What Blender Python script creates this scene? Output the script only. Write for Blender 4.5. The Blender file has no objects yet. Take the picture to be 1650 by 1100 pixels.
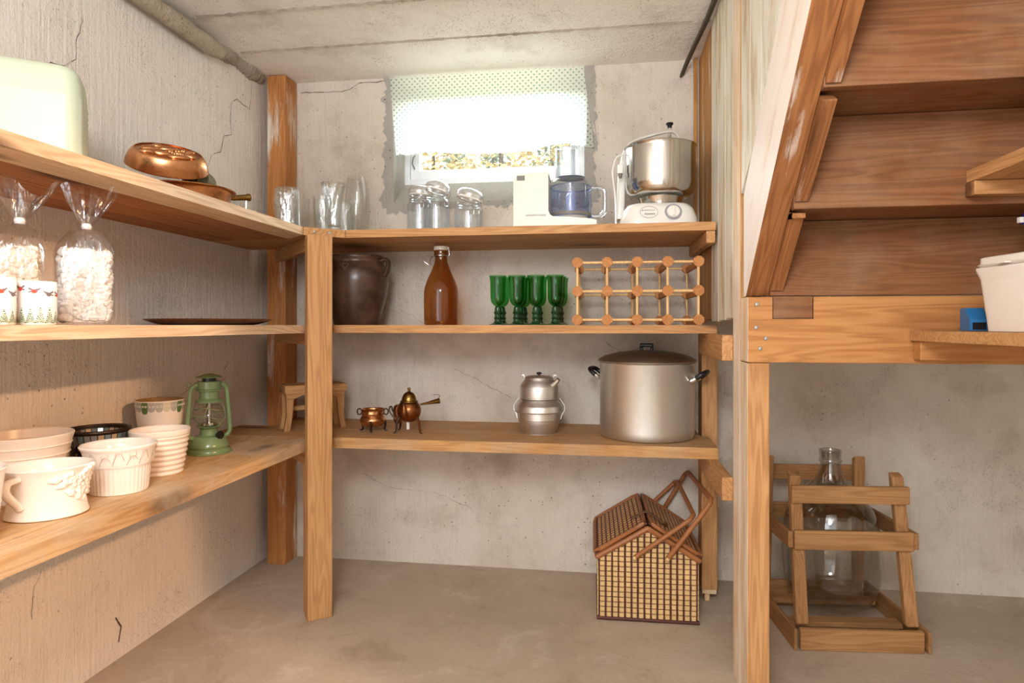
import bpy, math, random
from mathutils import Vector, Matrix, Quaternion
PI = math.pi; cos = math.cos; sin = math.sin
rnd = random.Random(7)
SC = bpy.context.scene
COL = SC.collection

# ------------------------------------------------------------------ mesh builder
class M:
    def __init__(s):
        s.v = []; s.f = []; s.mi = []; s.sm = []
    def add(s, vs, fs, mi=0, sm=False):
        b = len(s.v); s.v += [tuple(v) for v in vs]
        for f in fs:
            s.f.append([b + i for i in f]); s.mi.append(mi); s.sm.append(sm)
        return s
    def box(s, x0, x1, y0, y1, z0, z1, mi=0, rot=None):
        vs = [(x, y, z) for z in (z0, z1) for y in (y0, y1) for x in (x0, x1)]
        if rot is not None: vs = [rot @ Vector(v) for v in vs]
        return s.add(vs, [(0, 2, 3, 1), (4, 5, 7, 6), (0, 1, 5, 4), (2, 6, 7, 3), (0, 4, 6, 2), (1, 3, 7, 5)], mi)
    def obox(s, a, b, w, h, up=(0, 0, 1), mi=0):
        """beam of section w x h from a to b"""
        a = Vector(a); b = Vector(b); d = (b - a).normalized(); up = Vector(up)
        sd = d.cross(up).normalized(); u2 = sd.cross(d).normalized()
        vs = []
        for p in (a, b):
            for q in (-1, 1):
                for r in (-1, 1):
                    vs.append(p + sd * (w / 2 * r) + u2 * (h / 2 * q))
        return s.add(vs, [(0, 2, 3, 1), (4, 5, 7, 6), (0, 1, 5, 4), (2, 6, 7, 3), (0, 4, 6, 2), (1, 3, 7, 5)], mi)
    def prism(s, poly, h0, h1, ax='z', mi=0, cap=None):
        n = len(poly)
        def mk(p, h):
            return (p[0], p[1], h) if ax == 'z' else ((h, p[0], p[1]) if ax == 'x' else (p[0], h, p[1]))
        vs = [mk(p, h0) for p in poly] + [mk(p, h1) for p in poly]
        s.add(vs, [(i, (i + 1) % n, n + (i + 1) % n, n + i) for i in range(n)], mi)
        s.add(vs[:n], [tuple(range(n - 1, -1, -1))], mi if cap is None else cap)
        s.add(vs[n:], [tuple(range(n))], mi if cap is None else cap)
        return s
    def lathe(s, prof, n=40, c=(0, 0, 0), sx=1, sy=1, mi=0, sm=True, fn=None, rot=None, mis=None):
        """prof: list of (r, z); fn(r, z, ang) -> r"""
        b = []; vs = []
        for (r, z) in prof:
            if r < 1e-6:
                b.append((len(vs), 1)); vs.append((0, 0, z))
            else:
                b.append((len(vs), n))
                for i in range(n):
                    a = 2 * PI * i / n
                    rr = fn(r, z, a) if fn else r
                    vs.append((rr * cos(a) * sx, rr * sin(a) * sy, z))
        fs = []; ms = []
        for k in range(len(prof) - 1):
            (i0, n0), (i1, n1) = b[k], b[k + 1]
            m = mis[k] if mis else mi
            for i in range(n):
                j = (i + 1) % n
                if n0 == 1 and n1 == 1: continue
                if n0 == 1: fs.append((i0, i1 + j, i1 + i))
                elif n1 == 1: fs.append((i0 + i, i0 + j, i1))
                else: fs.append((i0 + i, i0 + j, i1 + j, i1 + i))
                ms.append(m)
        if rot is not None: vs = [rot @ Vector(v) for v in vs]
        vs = [(v[0] + c[0], v[1] + c[1], v[2] + c[2]) for v in vs]
        bb = len(s.v); s.v += vs
        for f, m in zip(fs, ms):
            s.f.append([bb + i for i in f]); s.mi.append(m); s.sm.append(sm)
        return s
    def tube(s, pts, r, n=8, closed=False, mi=0, sm=True, flat=1.0):
        pts = [Vector(p) for p in pts]; m = len(pts)
        rs = r if isinstance(r, (list, tuple)) else [r] * m
        T = []
        for i in range(m):
            if closed: d = pts[(i + 1) % m] - pts[i - 1]
            else: d = pts[min(i + 1, m - 1)] - pts[max(i - 1, 0)]
            T.append(d.normalized())
        ref = Vector((0, 0, 1)) if abs(T[0].z) < .9 else Vector((1, 0, 0))
        N = (ref - T[0] * ref.dot(T[0])).normalized()
        vs = []
        for i in range(m):
            if i:
                q = T[i - 1].rotation_difference(T[i]); N = q @ N
                N = (N - T[i] * N.dot(T[i])).normalized()
            B = T[i].cross(N)
            for k in range(n):
                a = 2 * PI * k / n
                vs.append(pts[i] + (N * cos(a) + B * sin(a) * flat) * rs[i])
        fs = []
        for i in range(m if closed else m - 1):
            j = (i + 1) % m
            for k in range(n):
                l = (k + 1) % n
                fs.append((i * n + k, i * n + l, j * n + l, j * n + k))
        s.add(vs, fs, mi, sm)
        if not closed:
            s.add(vs[:n], [tuple(range(n - 1, -1, -1))], mi); s.add(vs[-n:], [tuple(range(n))], mi)
        return s
    def sphere(s, c, r, n=12, sx=1, sy=1, sz=1, mi=0, rot=None):
        k = max(4, n // 2)
        return s.lathe([(r * sin(PI * i / k) if 0 < i < k else 0, -r * cos(PI * i / k)) for i in range(k + 1)], n, c,
                       mi=mi, rot=(rot if rot is not None else Matrix.Identity(3)) @ Matrix.Diagonal((sx, sy, sz)))
    def grid(s, fn, nu, nv, mi=0, sm=True):
        vs = [fn(i / nu, j / nv) for j in range(nv + 1) for i in range(nu + 1)]
        w = nu + 1
        return s.add(vs, [(j * w + i, j * w + i + 1, (j + 1) * w + i + 1, (j + 1) * w + i) for j in range(nv) for i in range(nu)], mi, sm)
    def build(s, name, mats, parent=None, bev=0, solid=0, loc=None, rz=0, subd=0):
        me = bpy.data.meshes.new(name); me.from_pydata(s.v, [], s.f)
        for m in (mats if isinstance(mats, (list, tuple)) else [mats]): me.materials.append(m)
        me.polygons.foreach_set('material_index', s.mi); me.polygons.foreach_set('use_smooth', s.sm)
        me.update()
        if any(s.sm): me.set_sharp_from_angle(angle=.75)
        o = bpy.data.objects.new(name, me); COL.objects.link(o)
        if parent is not None: o.parent = parent
        if loc is not None: o.location = loc
        if rz: o.rotation_euler = (0, 0, rz)
        if solid:
            q = o.modifiers.new('solid', 'SOLIDIFY'); q.thickness = solid; q.offset = 0
        if bev:
            q = o.modifiers.new('bevel', 'BEVEL'); q.width = bev; q.segments = 2; q.limit_method = 'ANGLE'; q.angle_limit = .6
        if subd:
            q = o.modifiers.new('sub', 'SUBSURF'); q.levels = subd; q.render_levels = subd
        return o

def spline(pts, k=5):
    out = []
    P = [pts[0]] + list(pts) + [pts[-1]]
    for i in range(1, len(P) - 2):
        p0, p1, p2, p3 = [Vector(q) for q in P[i - 1:i + 3]]
        for j in range(k):
            t = j / k
            out.append(tuple(.5 * ((2 * p1) + (p2 - p0) * t + (2 * p0 - 5 * p1 + 4 * p2 - p3) * t * t + (3 * p1 - p0 - 3 * p2 + p3) * t ** 3)))
    out.append(tuple(pts[-1])); return out

def thing(name, label, cat, loc=(0, 0, 0), rz=0, group=None):
    o = bpy.data.objects.new(name, None); COL.objects.link(o)
    o.empty_display_size = .05
    o.location = loc; o.rotation_euler = (0, 0, rz); o['label'] = label; o['category'] = cat
    if group: o['group'] = group
    return o
def tag(o, label, cat, group=None):
    o['label'] = label; o['category'] = cat
    if group: o['group'] = group
    return o
def struct(o): o['kind'] = 'structure'; return o
def dup(root, loc, label, rz=None):
    def cp(o, par):
        c = o.copy(); COL.objects.link(c)
        if par is not None: c.parent = par
        for ch in o.children: cp(ch, c)
        return c
    r = cp(root, None); r.location = loc; r['label'] = label
    if rz is not None: r.rotation_euler = (0, 0, rz)
    return r

# ------------------------------------------------------------------ materials
def srgb(r, g, b):
    f = lambda c: (c / 255 / 12.92) if c / 255 <= .04045 else ((c / 255 + .055) / 1.055) ** 2.4
    return (f(r), f(g), f(b), 1)
class NT:
    def __init__(s, name):
        s.m = bpy.data.materials.new(name); s.m.use_nodes = True
        s.t = s.m.node_tree; s.t.nodes.clear()
        s.out = s.n('ShaderNodeOutputMaterial')
    def n(s, t, **k):
        o = s.t.nodes.new(t)
        for a, b in k.items(): setattr(o, a, b)
        return o
    def l(s, a, b): s.t.links.new(a, b)
    def setin(s, node, name, val):
        i = node.inputs[name]
        if hasattr(val, 'is_output') or isinstance(val, bpy.types.NodeSocket): s.l(val, i)
        else: i.default_value = val
    def coord(s, scale=(1, 1, 1), rot=(0, 0, 0), rand=True, kind='Object'):
        tc = s.n('ShaderNodeTexCoord'); mp = s.n('ShaderNodeMapping')
        src = tc.outputs[kind]
        if rand:
            oi = s.n('ShaderNodeObjectInfo'); ad = s.n('ShaderNodeVectorMath', operation='MULTIPLY_ADD')
            cb = s.n('ShaderNodeCombineXYZ')
            for q in range(3): s.l(oi.outputs['Random'], cb.inputs[q])
            s.l(cb.outputs[0], ad.inputs[0]); ad.inputs[1].default_value = (17, 23, 31); s.l(src, ad.inputs[2]); src = ad.outputs[0]
        if any(rot):
            m0 = s.n('ShaderNodeMapping'); s.l(src, m0.inputs['Vector']); m0.inputs['Rotation'].default_value = rot; src = m0.outputs[0]; rot = (0, 0, 0)
        s.l(src, mp.inputs['Vector']); mp.inputs['Scale'].default_value = scale; mp.inputs['Rotation'].default_value = rot
        return mp.outputs[0]
    def noise(s, vec, scale=5, detail=4, rough=.55, dist=0):
        o = s.n('ShaderNodeTexNoise'); s.l(vec, o.inputs['Vector'])
        for k, v in (('Scale', scale), ('Detail', detail), ('Roughness', rough), ('Distortion', dist)): o.inputs[k].default_value = v
        return o.outputs[0]
    def voro(s, vec, scale=5, feature='F1', rnd_=1.0):
        o = s.n('ShaderNodeTexVoronoi', feature=feature); s.l(vec, o.inputs['Vector']); o.inputs['Scale'].default_value = scale
        o.inputs['Randomness'].default_value = rnd_
        return o.outputs['Distance']
    def ramp(s, fac, stops, interp='LINEAR'):
        o = s.n('ShaderNodeValToRGB'); cr = o.color_ramp; cr.interpolation = interp
        while len(cr.elements) < len(stops): cr.elements.new(.5)
        for e, (p, c) in zip(cr.elements, stops):
            e.position = p; e.color = c if len(c) == 4 else (*c, 1)
        s.l(fac, o.inputs[0]); return o.outputs[0]
    def mr(s, fac, a, b, c=0., d=1.):
        o = s.n('ShaderNodeMapRange'); s.l(fac, o.inputs[0])
        for i, v in enumerate((a, b, c, d)): o.inputs[i + 1].default_value = v
        return o.outputs[0]
    def math(s, op, a, b=0.):
        o = s.n('ShaderNodeMath', operation=op)
        for i, v in enumerate((a, b)):
            if isinstance(v, (int, float)): o.inputs[i].default_value = v
            else: s.l(v, o.inputs[i])
        return o.outputs[0]
    def mix(s, fac, a, b, mode='MIX'):
        o = s.n('ShaderNodeMix', data_type='RGBA', blend_type=mode)
        for i, v in ((0, fac), (6, a), (7, b)):
            if isinstance(v, bpy.types.NodeSocket): s.l(v, o.inputs[i])
            else: o.inputs[i].default_value = v
        return o.outputs[2]
    def bump(s, h, strength=.3, dist=.01):
        o = s.n('ShaderNodeBump'); s.l(h, o.inputs['Height']); o.inputs['Strength'].default_value = strength; o.inputs['Distance'].default_value = dist
        return o.outputs[0]
    def bsdf(s, color, rough=.6, metal=0, bump=None, spec=.4, **k):
        o = s.n('ShaderNodeBsdfPrincipled')
        s.setin(o, 'Base Color', color); s.setin(o, 'Roughness', rough); s.setin(o, 'Metallic', metal); s.setin(o, 'Specular IOR Level', spec)
        for a, b in k.items(): s.setin(o, a.replace('_', ' '), b)
        if bump is not None: s.l(bump, o.inputs['Normal'])
        s.l(o.outputs[0], s.out.inputs[0]); return s.m

def plain(name, col, rough=.4, metal=0, spec=.5, nz=.0, **k):
    t = NT(name)
    v = t.coord((1, 1, 1)); n = t.noise(v, 9, 3)
    c = t.mix(t.mr(n, .35, .7), col, tuple([x * (1 - nz) for x in col[:3]]) + (1,))
    return t.bsdf(c, rough, metal, spec=spec, **k)

GR = {'x': 0, 'y': 1, 'z': 2}
def wood(name, ax, base, dark, light, white=0., whitecol=srgb(225, 218, 205), rough=.62, knot=.17, coat=0, dust=0., dustcol=srgb(178, 160, 135), rot=(0, 0, 0), fine=1.0):
    t = NT(name); i = GR[ax]
    def sc(lo, hi): q = [hi] * 3; q[i] = lo; return tuple(q)
    vk = t.coord(sc(1.7, 6.0), rot)
    kd = t.voro(vk, 1.0)                                   # knots, elongated along the grain
    knm = t.mr(kd, knot * .55, knot, 1, 0); kring = t.mr(kd, knot, knot * 3.2, 1, 0)
    v = t.coord(sc(.55, 9.0), rot)
    w = t.noise(v, 1.6, 3, .5, .35)
    warp = t.math('ADD', t.math('MULTIPLY', w, 13.0), t.math('MULTIPLY', kring, 1.6))
    rings = t.math('SINE', t.math('MULTIPLY', warp, 6.2 * fine))
    f = t.noise(t.coord(sc(2.2, 120), rot), 1.5, 5, .7)
    blot = t.noise(t.coord(sc(.8, 3), rot), 2.2, 4, .6)
    g = t.math('ADD', t.math('MULTIPLY', t.mr(rings, -1, 1), .34), t.math('ADD', t.math('MULTIPLY', f, .55), t.math('MULTIPLY', blot, .5)))
    c = t.ramp(g, [(.32, light), (.66, base), (1.15, dark)])
    c = t.mix(.42, c, base)
    c = t.mix(t.math('MULTIPLY', kring, .35), c, dark)
    c = t.mix(t.math('MULTIPLY', knm, .85), c, tuple([x * .35 for x in dark[:3]]) + (1,))
    if white:
        wn = t.noise(t.coord(sc(.9, 5.5), rot), 2.4, 6, .68)
        wf = t.math('MULTIPLY', t.mr(t.math('ADD', wn, t.math('MULTIPLY', f, .22)), .74 - white * .45, .86 - white * .35), .93)
        c = t.mix(wf, c, whitecol)
    if dust:
        dn = t.noise(t.coord((3, 3, 3)), 2.0, 6, .65)
        c = t.mix(t.math('MULTIPLY', t.mr(dn, .45, .75), dust), c, dustcol)
        sp = t.noise(t.coord(sc(9, 30), rot), 1.4, 5, .6)
        c = t.mix(t.math('MULTIPLY', t.mr(sp, .68, .76), .6 * dust), c, srgb(70, 48, 30))
    h = t.math('ADD', t.math('MULTIPLY', f, .8), t.math('MULTIPLY', rings, .12))
    return t.bsdf(c, rough, 0, t.bump(h, .25, .004), spec=.3)

PB, PD, PL = srgb(190, 142, 92), srgb(142, 94, 52), srgb(210, 168, 118)
W = {}
for a in 'xyz':
    W['pine_' + a] = wood('pine_' + a, a, PB, PD, PL)
W['corner'] = wood('orange_stained_pine', 'z', srgb(186, 124, 68), srgb(134, 80, 38), srgb(202, 146, 88), white=.2)
W['under_y'] = wood('shade_reddened_pine', 'y', srgb(178, 116, 68), srgb(126, 72, 38), srgb(196, 140, 90))  # redder, darker tone of the dim shelf underside put into the wood colour
W['lshelf_y'] = wood('pale_pine_shelf', 'y', srgb(226, 196, 160), srgb(176, 132, 88), srgb(238, 216, 184), dust=.2)
W['lowy'] = wood('dusty_pine_shelf_depth', 'y', srgb(206, 166, 116), srgb(156, 108, 62), srgb(224, 192, 146), dust=.75, dustcol=srgb(198, 186, 166))
W['lowx'] = wood('dusty_pine_shelf', 'x', srgb(190, 142, 88), srgb(140, 92, 50), srgb(208, 166, 112), dust=.55)
W['stair_x'] = wood('old_brown_stair_board', 'x', srgb(128, 82, 48), srgb(88, 52, 28), srgb(144, 98, 60), rough=.75, knot=.09, dust=.2)
W['beam_x'] = wood('honey_pine_beam', 'x', srgb(184, 128, 74), srgb(134, 82, 40), srgb(202, 150, 94), fine=.8)
W['string'] = wood('stringer_underside_wood', 'y', srgb(150, 98, 56), srgb(98, 58, 30), srgb(176, 124, 78), white=.16, rot=(.75, 0, 0))
W['stringwhite'] = wood('whitewashed_stringer_face', 'y', srgb(226, 206, 184), srgb(196, 160, 126), srgb(238, 226, 212), white=.75, whitecol=srgb(238, 228, 218), rot=(.75, 0, 0), knot=.05)
W['plankw'] = wood('whitewashed_plank', 'z', srgb(196, 172, 128), srgb(150, 118, 72), srgb(214, 198, 164), white=.62, whitecol=srgb(228, 226, 212), knot=.07)
W['plankb'] = wood('brown_plank', 'z', srgb(186, 132, 70), srgb(128, 80, 36), srgb(206, 160, 98), white=.12)
W['postwhite'] = wood('sawn_whitewashed_post_face', 'z', srgb(222, 190, 146), srgb(184, 142, 92), srgb(234, 212, 178), white=.45, whitecol=srgb(236, 222, 204), knot=.06)
W['crate_x'] = wood('crate_slat_pine', 'x', srgb(172, 126, 80), srgb(122, 82, 44), srgb(190, 148, 100))
W['crate_z'] = wood('crate_upright_pine', 'z', srgb(172, 126, 80), srgb(122, 82, 44), srgb(190, 148, 100))
W['crate_y'] = wood('crate_side_pine', 'y', srgb(160, 116, 72), srgb(114, 76, 42), srgb(180, 138, 92))
W['dowel'] = wood('light_dowel_wood', 'z', srgb(222, 184, 128), srgb(196, 150, 92), srgb(234, 204, 156), knot=.0)
W['node'] = wood('end_grain_node_wood', 'y', srgb(182, 122, 68), srgb(146, 90, 46), srgb(196, 140, 86), knot=.0)

def plaster(name, base, dirt, amt=.5, streak=.35, speck=.5, bmp=.5, lo=None):
    t = NT(name); v = t.coord((1, 1, 1), rand=False)
    big = t.noise(v, 1.6, 6, .62); mid = t.noise(v, 7, 6, .65); fine = t.noise(v, 90, 4, .7)
    st = t.noise(t.coord((26, 26, 1.6), rand=False), 2.0, 4, .6)
    c = t.mix(t.math('MULTIPLY', t.mr(big, .42, .72), amt), base, dirt)
    c = t.mix(t.math('MULTIPLY', t.mr(mid, .52, .78), amt * .7), c, tuple([x * .86 for x in dirt[:3]]) + (1,))
    c = t.mix(t.math('MULTIPLY', t.mr(st, .55, .8), streak * .5), c, tuple([x * .8 for x in dirt[:3]]) + (1,))
    pit = t.voro(v, 105); pm = t.math('MULTIPLY', t.mr(pit, .14, .28, 1, 0), t.mr(t.noise(v, 3.5, 5, .7), .46, .62))
    c = t.mix(t.math('MULTIPLY', pm, speck), c, srgb(104, 94, 82))
    pit2 = t.voro(v, 34); pm2 = t.math('MULTIPLY', t.mr(pit2, .05, .11, 1, 0), t.mr(t.noise(v, 2.5, 3, .6), .5, .6))
    c = t.mix(t.math('MULTIPLY', pm2, speck), c, srgb(84, 74, 62))
    if lo:                                                  # damp grime with its own patchy outline
        dm = t.noise(v, 3.1, 7, .68); c = t.mix(t.math('MULTIPLY', t.mr(dm, .55, .7), lo[0]), c, lo[1])
    h = t.math('ADD', t.math('MULTIPLY', fine, .5), t.math('ADD', t.math('MULTIPLY', st, .7), t.math('MULTIPLY', mid, .9)))
    h = t.math('SUBTRACT', h, t.math('MULTIPLY', pm2, .8))
    return t.bsdf(c, .88, 0, t.bump(h, min(1, bmp * 1.6), .010), spec=.18)
MW = plaster('whitewashed_plaster', srgb(236, 229, 219), srgb(212, 202, 190), streak=.22, bmp=.4)
MWR = plaster('stained_plaster', srgb(222, 213, 200), srgb(186, 171, 152), amt=.75, lo=(.45, srgb(162, 144, 122)))
MCEIL = plaster('limewashed_concrete_ceiling', srgb(244, 240, 234), srgb(220, 213, 202), amt=.45, streak=0, speck=.75, lo=(.45, srgb(182, 171, 156)))
MRAW = plaster('raw_grey_cement', srgb(178, 174, 166), srgb(140, 135, 126), amt=.6, speck=.8, bmp=.8)
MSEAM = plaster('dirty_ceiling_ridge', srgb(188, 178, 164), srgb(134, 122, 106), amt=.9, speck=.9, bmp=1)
MCRACK = plain('dark_crack_line', srgb(98, 84, 70), .95, spec=.1)
def floormat():
    t = NT('worn_concrete_floor'); v = t.coord((1, 1, 1), rand=False)
    a = t.noise(v, 1.5, 7, .65); b = t.noise(v, 5, 8, .7, .6); f = t.noise(v, 60, 5, .7)
    c = t.ramp(a, [(.3, srgb(168, 152, 132)), (.55, srgb(184, 168, 148)), (.75, srgb(196, 182, 164))])
    c = t.mix(t.math('MULTIPLY', t.mr(b, .55, .78), .75), c, srgb(218, 208, 196))
    c = t.mix(t.math('MULTIPLY', t.mr(b, .45, .25), .55), c, srgb(138, 118, 96))
    vv = t.n('ShaderNodeVectorMath', operation='DISTANCE'); t.l(t.coord((1, 1, 0), rand=False), vv.inputs[0]); vv.inputs[1].default_value = (-1.2, 2.08, 0)
    d = t.math('ADD', vv.outputs['Value'], t.math('MULTIPLY', b, .05))
    ring = t.math('MULTIPLY', t.mr(d, .185, .2), t.mr(d, .2, .235, 1, 0))
    c = t.mix(t.math('MULTIPLY', ring, .26), c, srgb(212, 202, 190))
    p = t.voro(v, 28); pm = t.math('MULTIPLY', t.mr(p, .03, .08, 1, 0), t.mr(t.noise(v, 4, 2), .5, .55))
    c = t.mix(t.math('MULTIPLY', pm, .6), c, srgb(92, 74, 58))
    c = t.mix(t.math('MULTIPLY', t.mr(f, .5, .75), .25), c, srgb(140, 126, 110))
    return t.bsdf(c, .72, 0, t.bump(t.math('ADD', f, b), .3, .004), spec=.3)
MFLOOR = floormat()

def glass(name, col=(1, 1, 1, 1), gl=.9, rough=.02, ior=1.5, bump=None, extra=0.0):
    t = NT(name)
    tr = t.n('ShaderNodeBsdfTransparent'); tr.inputs[0].default_value = col
    g = t.n('ShaderNodeBsdfGlossy'); g.inputs['Roughness'].default_value = rough; g.inputs[0].default_value = (gl, gl, gl, 1)
    fr = t.n('ShaderNodeLayerWeight'); fr.inputs[0].default_value = .5
    f0 = ((ior - 1) / (ior + 1)) ** 2
    fac = t.math('ADD', t.math('MULTIPLY', t.math('POWER', fr.outputs['Facing'], 4.0), .62), f0)
    if extra: fac = t.math('ADD', fac, extra)
    if bump:
        b = t.bump(t.noise(t.coord(bump[0]), bump[1], 3), bump[2], .01)
        t.l(b, g.inputs['Normal']); t.l(b, fr.inputs['Normal'])
    mx = t.n('ShaderNodeMixShader'); t.l(fac, mx.inputs[0]); t.l(tr.outputs[0], mx.inputs[1]); t.l(g.outputs[0], mx.inputs[2])
    t.l(mx.outputs[0], t.out.inputs[0]); return t.m
G_CLEAR = glass('clear_glass', (.965, .975, .97, 1), ior=1.45)
G_CUT = glass('cut_crystal_glass', (.93, .95, .95, 1), ior=1.7, rough=.06, bump=((60, 60, 8), 1.0, .9), extra=.12)
G_JAR = glass('bluish_jar_glass', (.93, .955, .975, 1), ior=1.5, bump=((9, 9, 4), 1., .3), extra=.03)
G_CARBOY = glass('carboy_glass', (.76, .75, .72, 1), ior=1.85, rough=.04, bump=((3, 3, 3), 1., .2), extra=.03)
G_GREEN = glass('green_goblet_glass', (.24, .62, .28, 1), ior=1.5, rough=.04)
G_GREEND = plain('dark_green_stem_glass', srgb(30, 66, 36), .12, spec=.6, nz=.2)
G_AMBER = glass('amber_bottle_glass', (.66, .40, .19, 1), ior=1.5, rough=.05)
G_PANE = glass('window_pane_glass', (.96, .98, .98, 1), ior=1.45)
G_BOWL = glass('smoky_blue_plastic', (.66, .73, .93, 1), ior=1.45, rough=.08, extra=.04)
G_TUBE = glass('clear_plastic', (.86, .88, .9, 1), ior=1.5, rough=.08, extra=.05)
G_BAG = glass('crinkled_cellophane', (.93, .93, .94, 1), ior=1.6, rough=.2, bump=((30, 30, 14), 1.0, 1.0), extra=.09)
CER = plain('white_glazed_ceramic', srgb(242, 234, 224), .18, spec=.5, nz=.03)
CERM = plain('cream_ceramic', srgb(238, 224, 208), .3, nz=.03)
CERS = plain('incised_ceramic_lines', srgb(206, 190, 172), .4)
WPL = plain('warm_white_plastic', srgb(224, 219, 202), .35)
WENA = plain('white_enamel', srgb(236, 234, 226), .22)
GPL = plain('grey_plastic_detail', srgb(120, 116, 108), .5)
BLK = plain('black_plastic', srgb(22, 20, 20), .35)
INK = plain('black_print', srgb(52, 48, 44), .6)
TUB = plain('pale_green_plastic', srgb(192, 202, 178), .4, nz=.04)
BIN = plain('translucent_white_plastic', srgb(222, 212, 200), .4, nz=.03)
BLU = plain('blue_plastic', srgb(40, 112, 168), .4)
DBL = plain('dark_blue_plastic', srgb(40, 44, 150), .4)
OLV = plain('olive_green_enamel', srgb(116, 136, 92), .22, nz=.05)
def metal(name, col, rough, an=0., bm=0, sc=(40, 40, 2), var=.12):
    t = NT(name); n = t.noise(t.coord(sc), 1.5, 4, .6)
    c = t.mix(t.mr(n, .35, .7), col, tuple([x * (1 - var * 1.6) for x in col[:3]]) + (1,))
    return t.bsdf(c, t.mr(n, .2, .8, rough * .8, rough * 1.25), 1, t.bump(n, .12, .002) if bm else None)
ALU = metal('brushed_aluminium', srgb(226, 222, 214), .42, sc=(8, 8, 3))
STEEL = metal('polished_steel', srgb(206, 202, 196), .12, var=.05)
CHROME = metal('bright_wire', srgb(200, 200, 200), .2)
COP = metal('copper', srgb(214, 154, 106), .26, bm=1, sc=(16, 16, 16))
COPD = metal('dark_copper', srgb(160, 104, 62), .32, bm=1, sc=(22, 22, 22), var=.25)
BRASS = metal('old_brass', srgb(150, 116, 62), .3, sc=(20, 20, 20), var=.3)
IRON = plain('dark_iron', srgb(58, 44, 34), .4, .7)
PEWT = metal('tarnished_pewter', srgb(140, 136, 110), .35, sc=(10, 10, 10))
SCREW = metal('screw_steel', srgb(190, 190, 192), .35)
STONE = (lambda t: t.bsdf(t.mix(t.mr(t.noise(t.coord((6, 6, 6)), 2, 5, .65), .4, .7), srgb(62, 42, 32), srgb(98, 72, 56)), .3, 0,
         t.bump(t.noise(t.coord((50, 50, 50)), 1, 3), .12, .003), spec=.5))(NT('brown_glazed_stoneware'))
RIM = plain('frosted_white_glass', srgb(240, 236, 232), .5)
PRD = plain('red_print', srgb(214, 72, 48), .6); PGY = plain('grey_print', srgb(120, 110, 112), .6)
PGN = plain('green_print', srgb(84, 116, 60), .6); PG2 = plain('pale_green_print', srgb(160, 170, 110), .6); PGB = plain('pale_olive_band', srgb(190, 192, 142), .5)
CRY = (lambda t: t.bsdf(t.mix(t.mr(t.noise(t.coord((9, 9, 9)), 4, 5, .6), .4, .65), srgb(244, 240, 234), srgb(226, 216, 202)), .55, 0,
       t.bump(t.noise(t.coord((60, 60, 60)), 1, 4), .6, .006), Subsurface_Weight=.0))(NT('white_crystal_lumps'))
CRY2 = plain('cream_crystal_lumps', srgb(232, 216, 192), .55, nz=.08)
WKR = plain('tan_wicker', srgb(204, 160, 102), .55, nz=.2)
WKL = plain('pale_cane_tile', srgb(222, 184, 128), .5, nz=.16)
WKD = plain('dark_wicker_stake', srgb(84, 40, 28), .6, nz=.3)
WKM = plain('brown_wrapped_cane', srgb(160, 100, 54), .5, nz=.25)
LEA = plain('brown_strap', srgb(104, 70, 44), .5)
WFR = plain('white_window_paint', srgb(226, 226, 230), .45, nz=.06)
PIPE = plaster('plastered_pipe_coat', srgb(196, 184, 166), srgb(150, 136, 116), amt=.9, streak=0, speck=.9, bmp=1.2)
CABLE = plain('old_dark_cable', srgb(86, 76, 64), .7, nz=.3)

def curtain_mat():
    t = NT('green_sprigged_cotton')
    v = t.coord((1, 0, 1), (0, PI / 4, 0), rand=False)
    col = srgb(236, 238, 230)
    m = None
    for dx, dz in ((0, .0022), (-.0021, -.0012), (.0021, -.0012)):
        mp = t.n('ShaderNodeMapping'); t.l(t.coord((1, 0, 1), rand=False), mp.inputs[0]); mp.inputs['Location'].default_value = (dx, 0, dz)
        m2 = t.n('ShaderNodeMapping'); t.l(mp.outputs[0], m2.inputs[0]); m2.inputs['Rotation'].default_value = (0, PI / 4, 0)
        d = t.voro(m2.outputs[0], 62, rnd_=0.0)
        k = t.mr(d, .09, .14, 1, 0); m = k if m is None else t.math('MAXIMUM', m, k)
    c = t.mix(m, col, srgb(94, 150, 122))
    df = t.n('ShaderNodeBsdfDiffuse'); tl = t.n('ShaderNodeBsdfTranslucent'); t.l(c, df.inputs[0]); t.l(c, tl.inputs[0])
    mx = t.n('ShaderNodeMixShader'); mx.inputs[0].default_value = .62
    t.l(df.outputs[0], mx.inputs[1]); t.l(tl.outputs[0], mx.inputs[2])
    tr = t.n('ShaderNodeBsdfTransparent'); m3 = t.n('ShaderNodeMixShader'); m3.inputs[0].default_value = .10
    t.l(mx.outputs[0], m3.inputs[1]); t.l(tr.outputs[0], m3.inputs[2])
    t.l(m3.outputs[0], t.out.inputs[0]); return t.m
CURT = curtain_mat()

# ------------------------------------------------------------------ the room
XL, YB, ZC = -1.443, 2.557, 2.047
XR, YN = 2.3, -1.3
WX0, WX1, WZ0 = -.895, -.070, 1.515          # window opening in the back wall (up to the ceiling)
def crack(m, pts, w, on='x', at=0, mi=1):
    out = []
    for i in range(len(pts) - 1):
        a, b = Vector(pts[i]), Vector(pts[i + 1]); n = max(2, int((b - a).length / .02))
        for k in range(n): out.append(a.lerp(b, k / n) + Vector((rnd.uniform(-1, 1), rnd.uniform(-1, 1))) * .0035)
    out.append(Vector(pts[-1]))
    for i in range(len(out) - 1):
        a, b = out[i], out[i + 1]; d = (b - a).normalized(); p = Vector((-d.y, d.x)) * w * rnd.uniform(.12, .5)
        q = [a - p, a + p, b + p, b - p]
        m.add([(at, v.x, v.y) if on == 'x' else (v.x, at, v.y) for v in q], [(0, 1, 2, 3)], mi)
m = M(); m.box(XL - .08, XR + .08, YN, YB + .08, -.08, 0)
struct(m.build('floor', MFLOOR))
m = M(); m.box(XL - .08, XL, YN, YB + .30, 0, ZC)
A = XL + .0015
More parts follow.
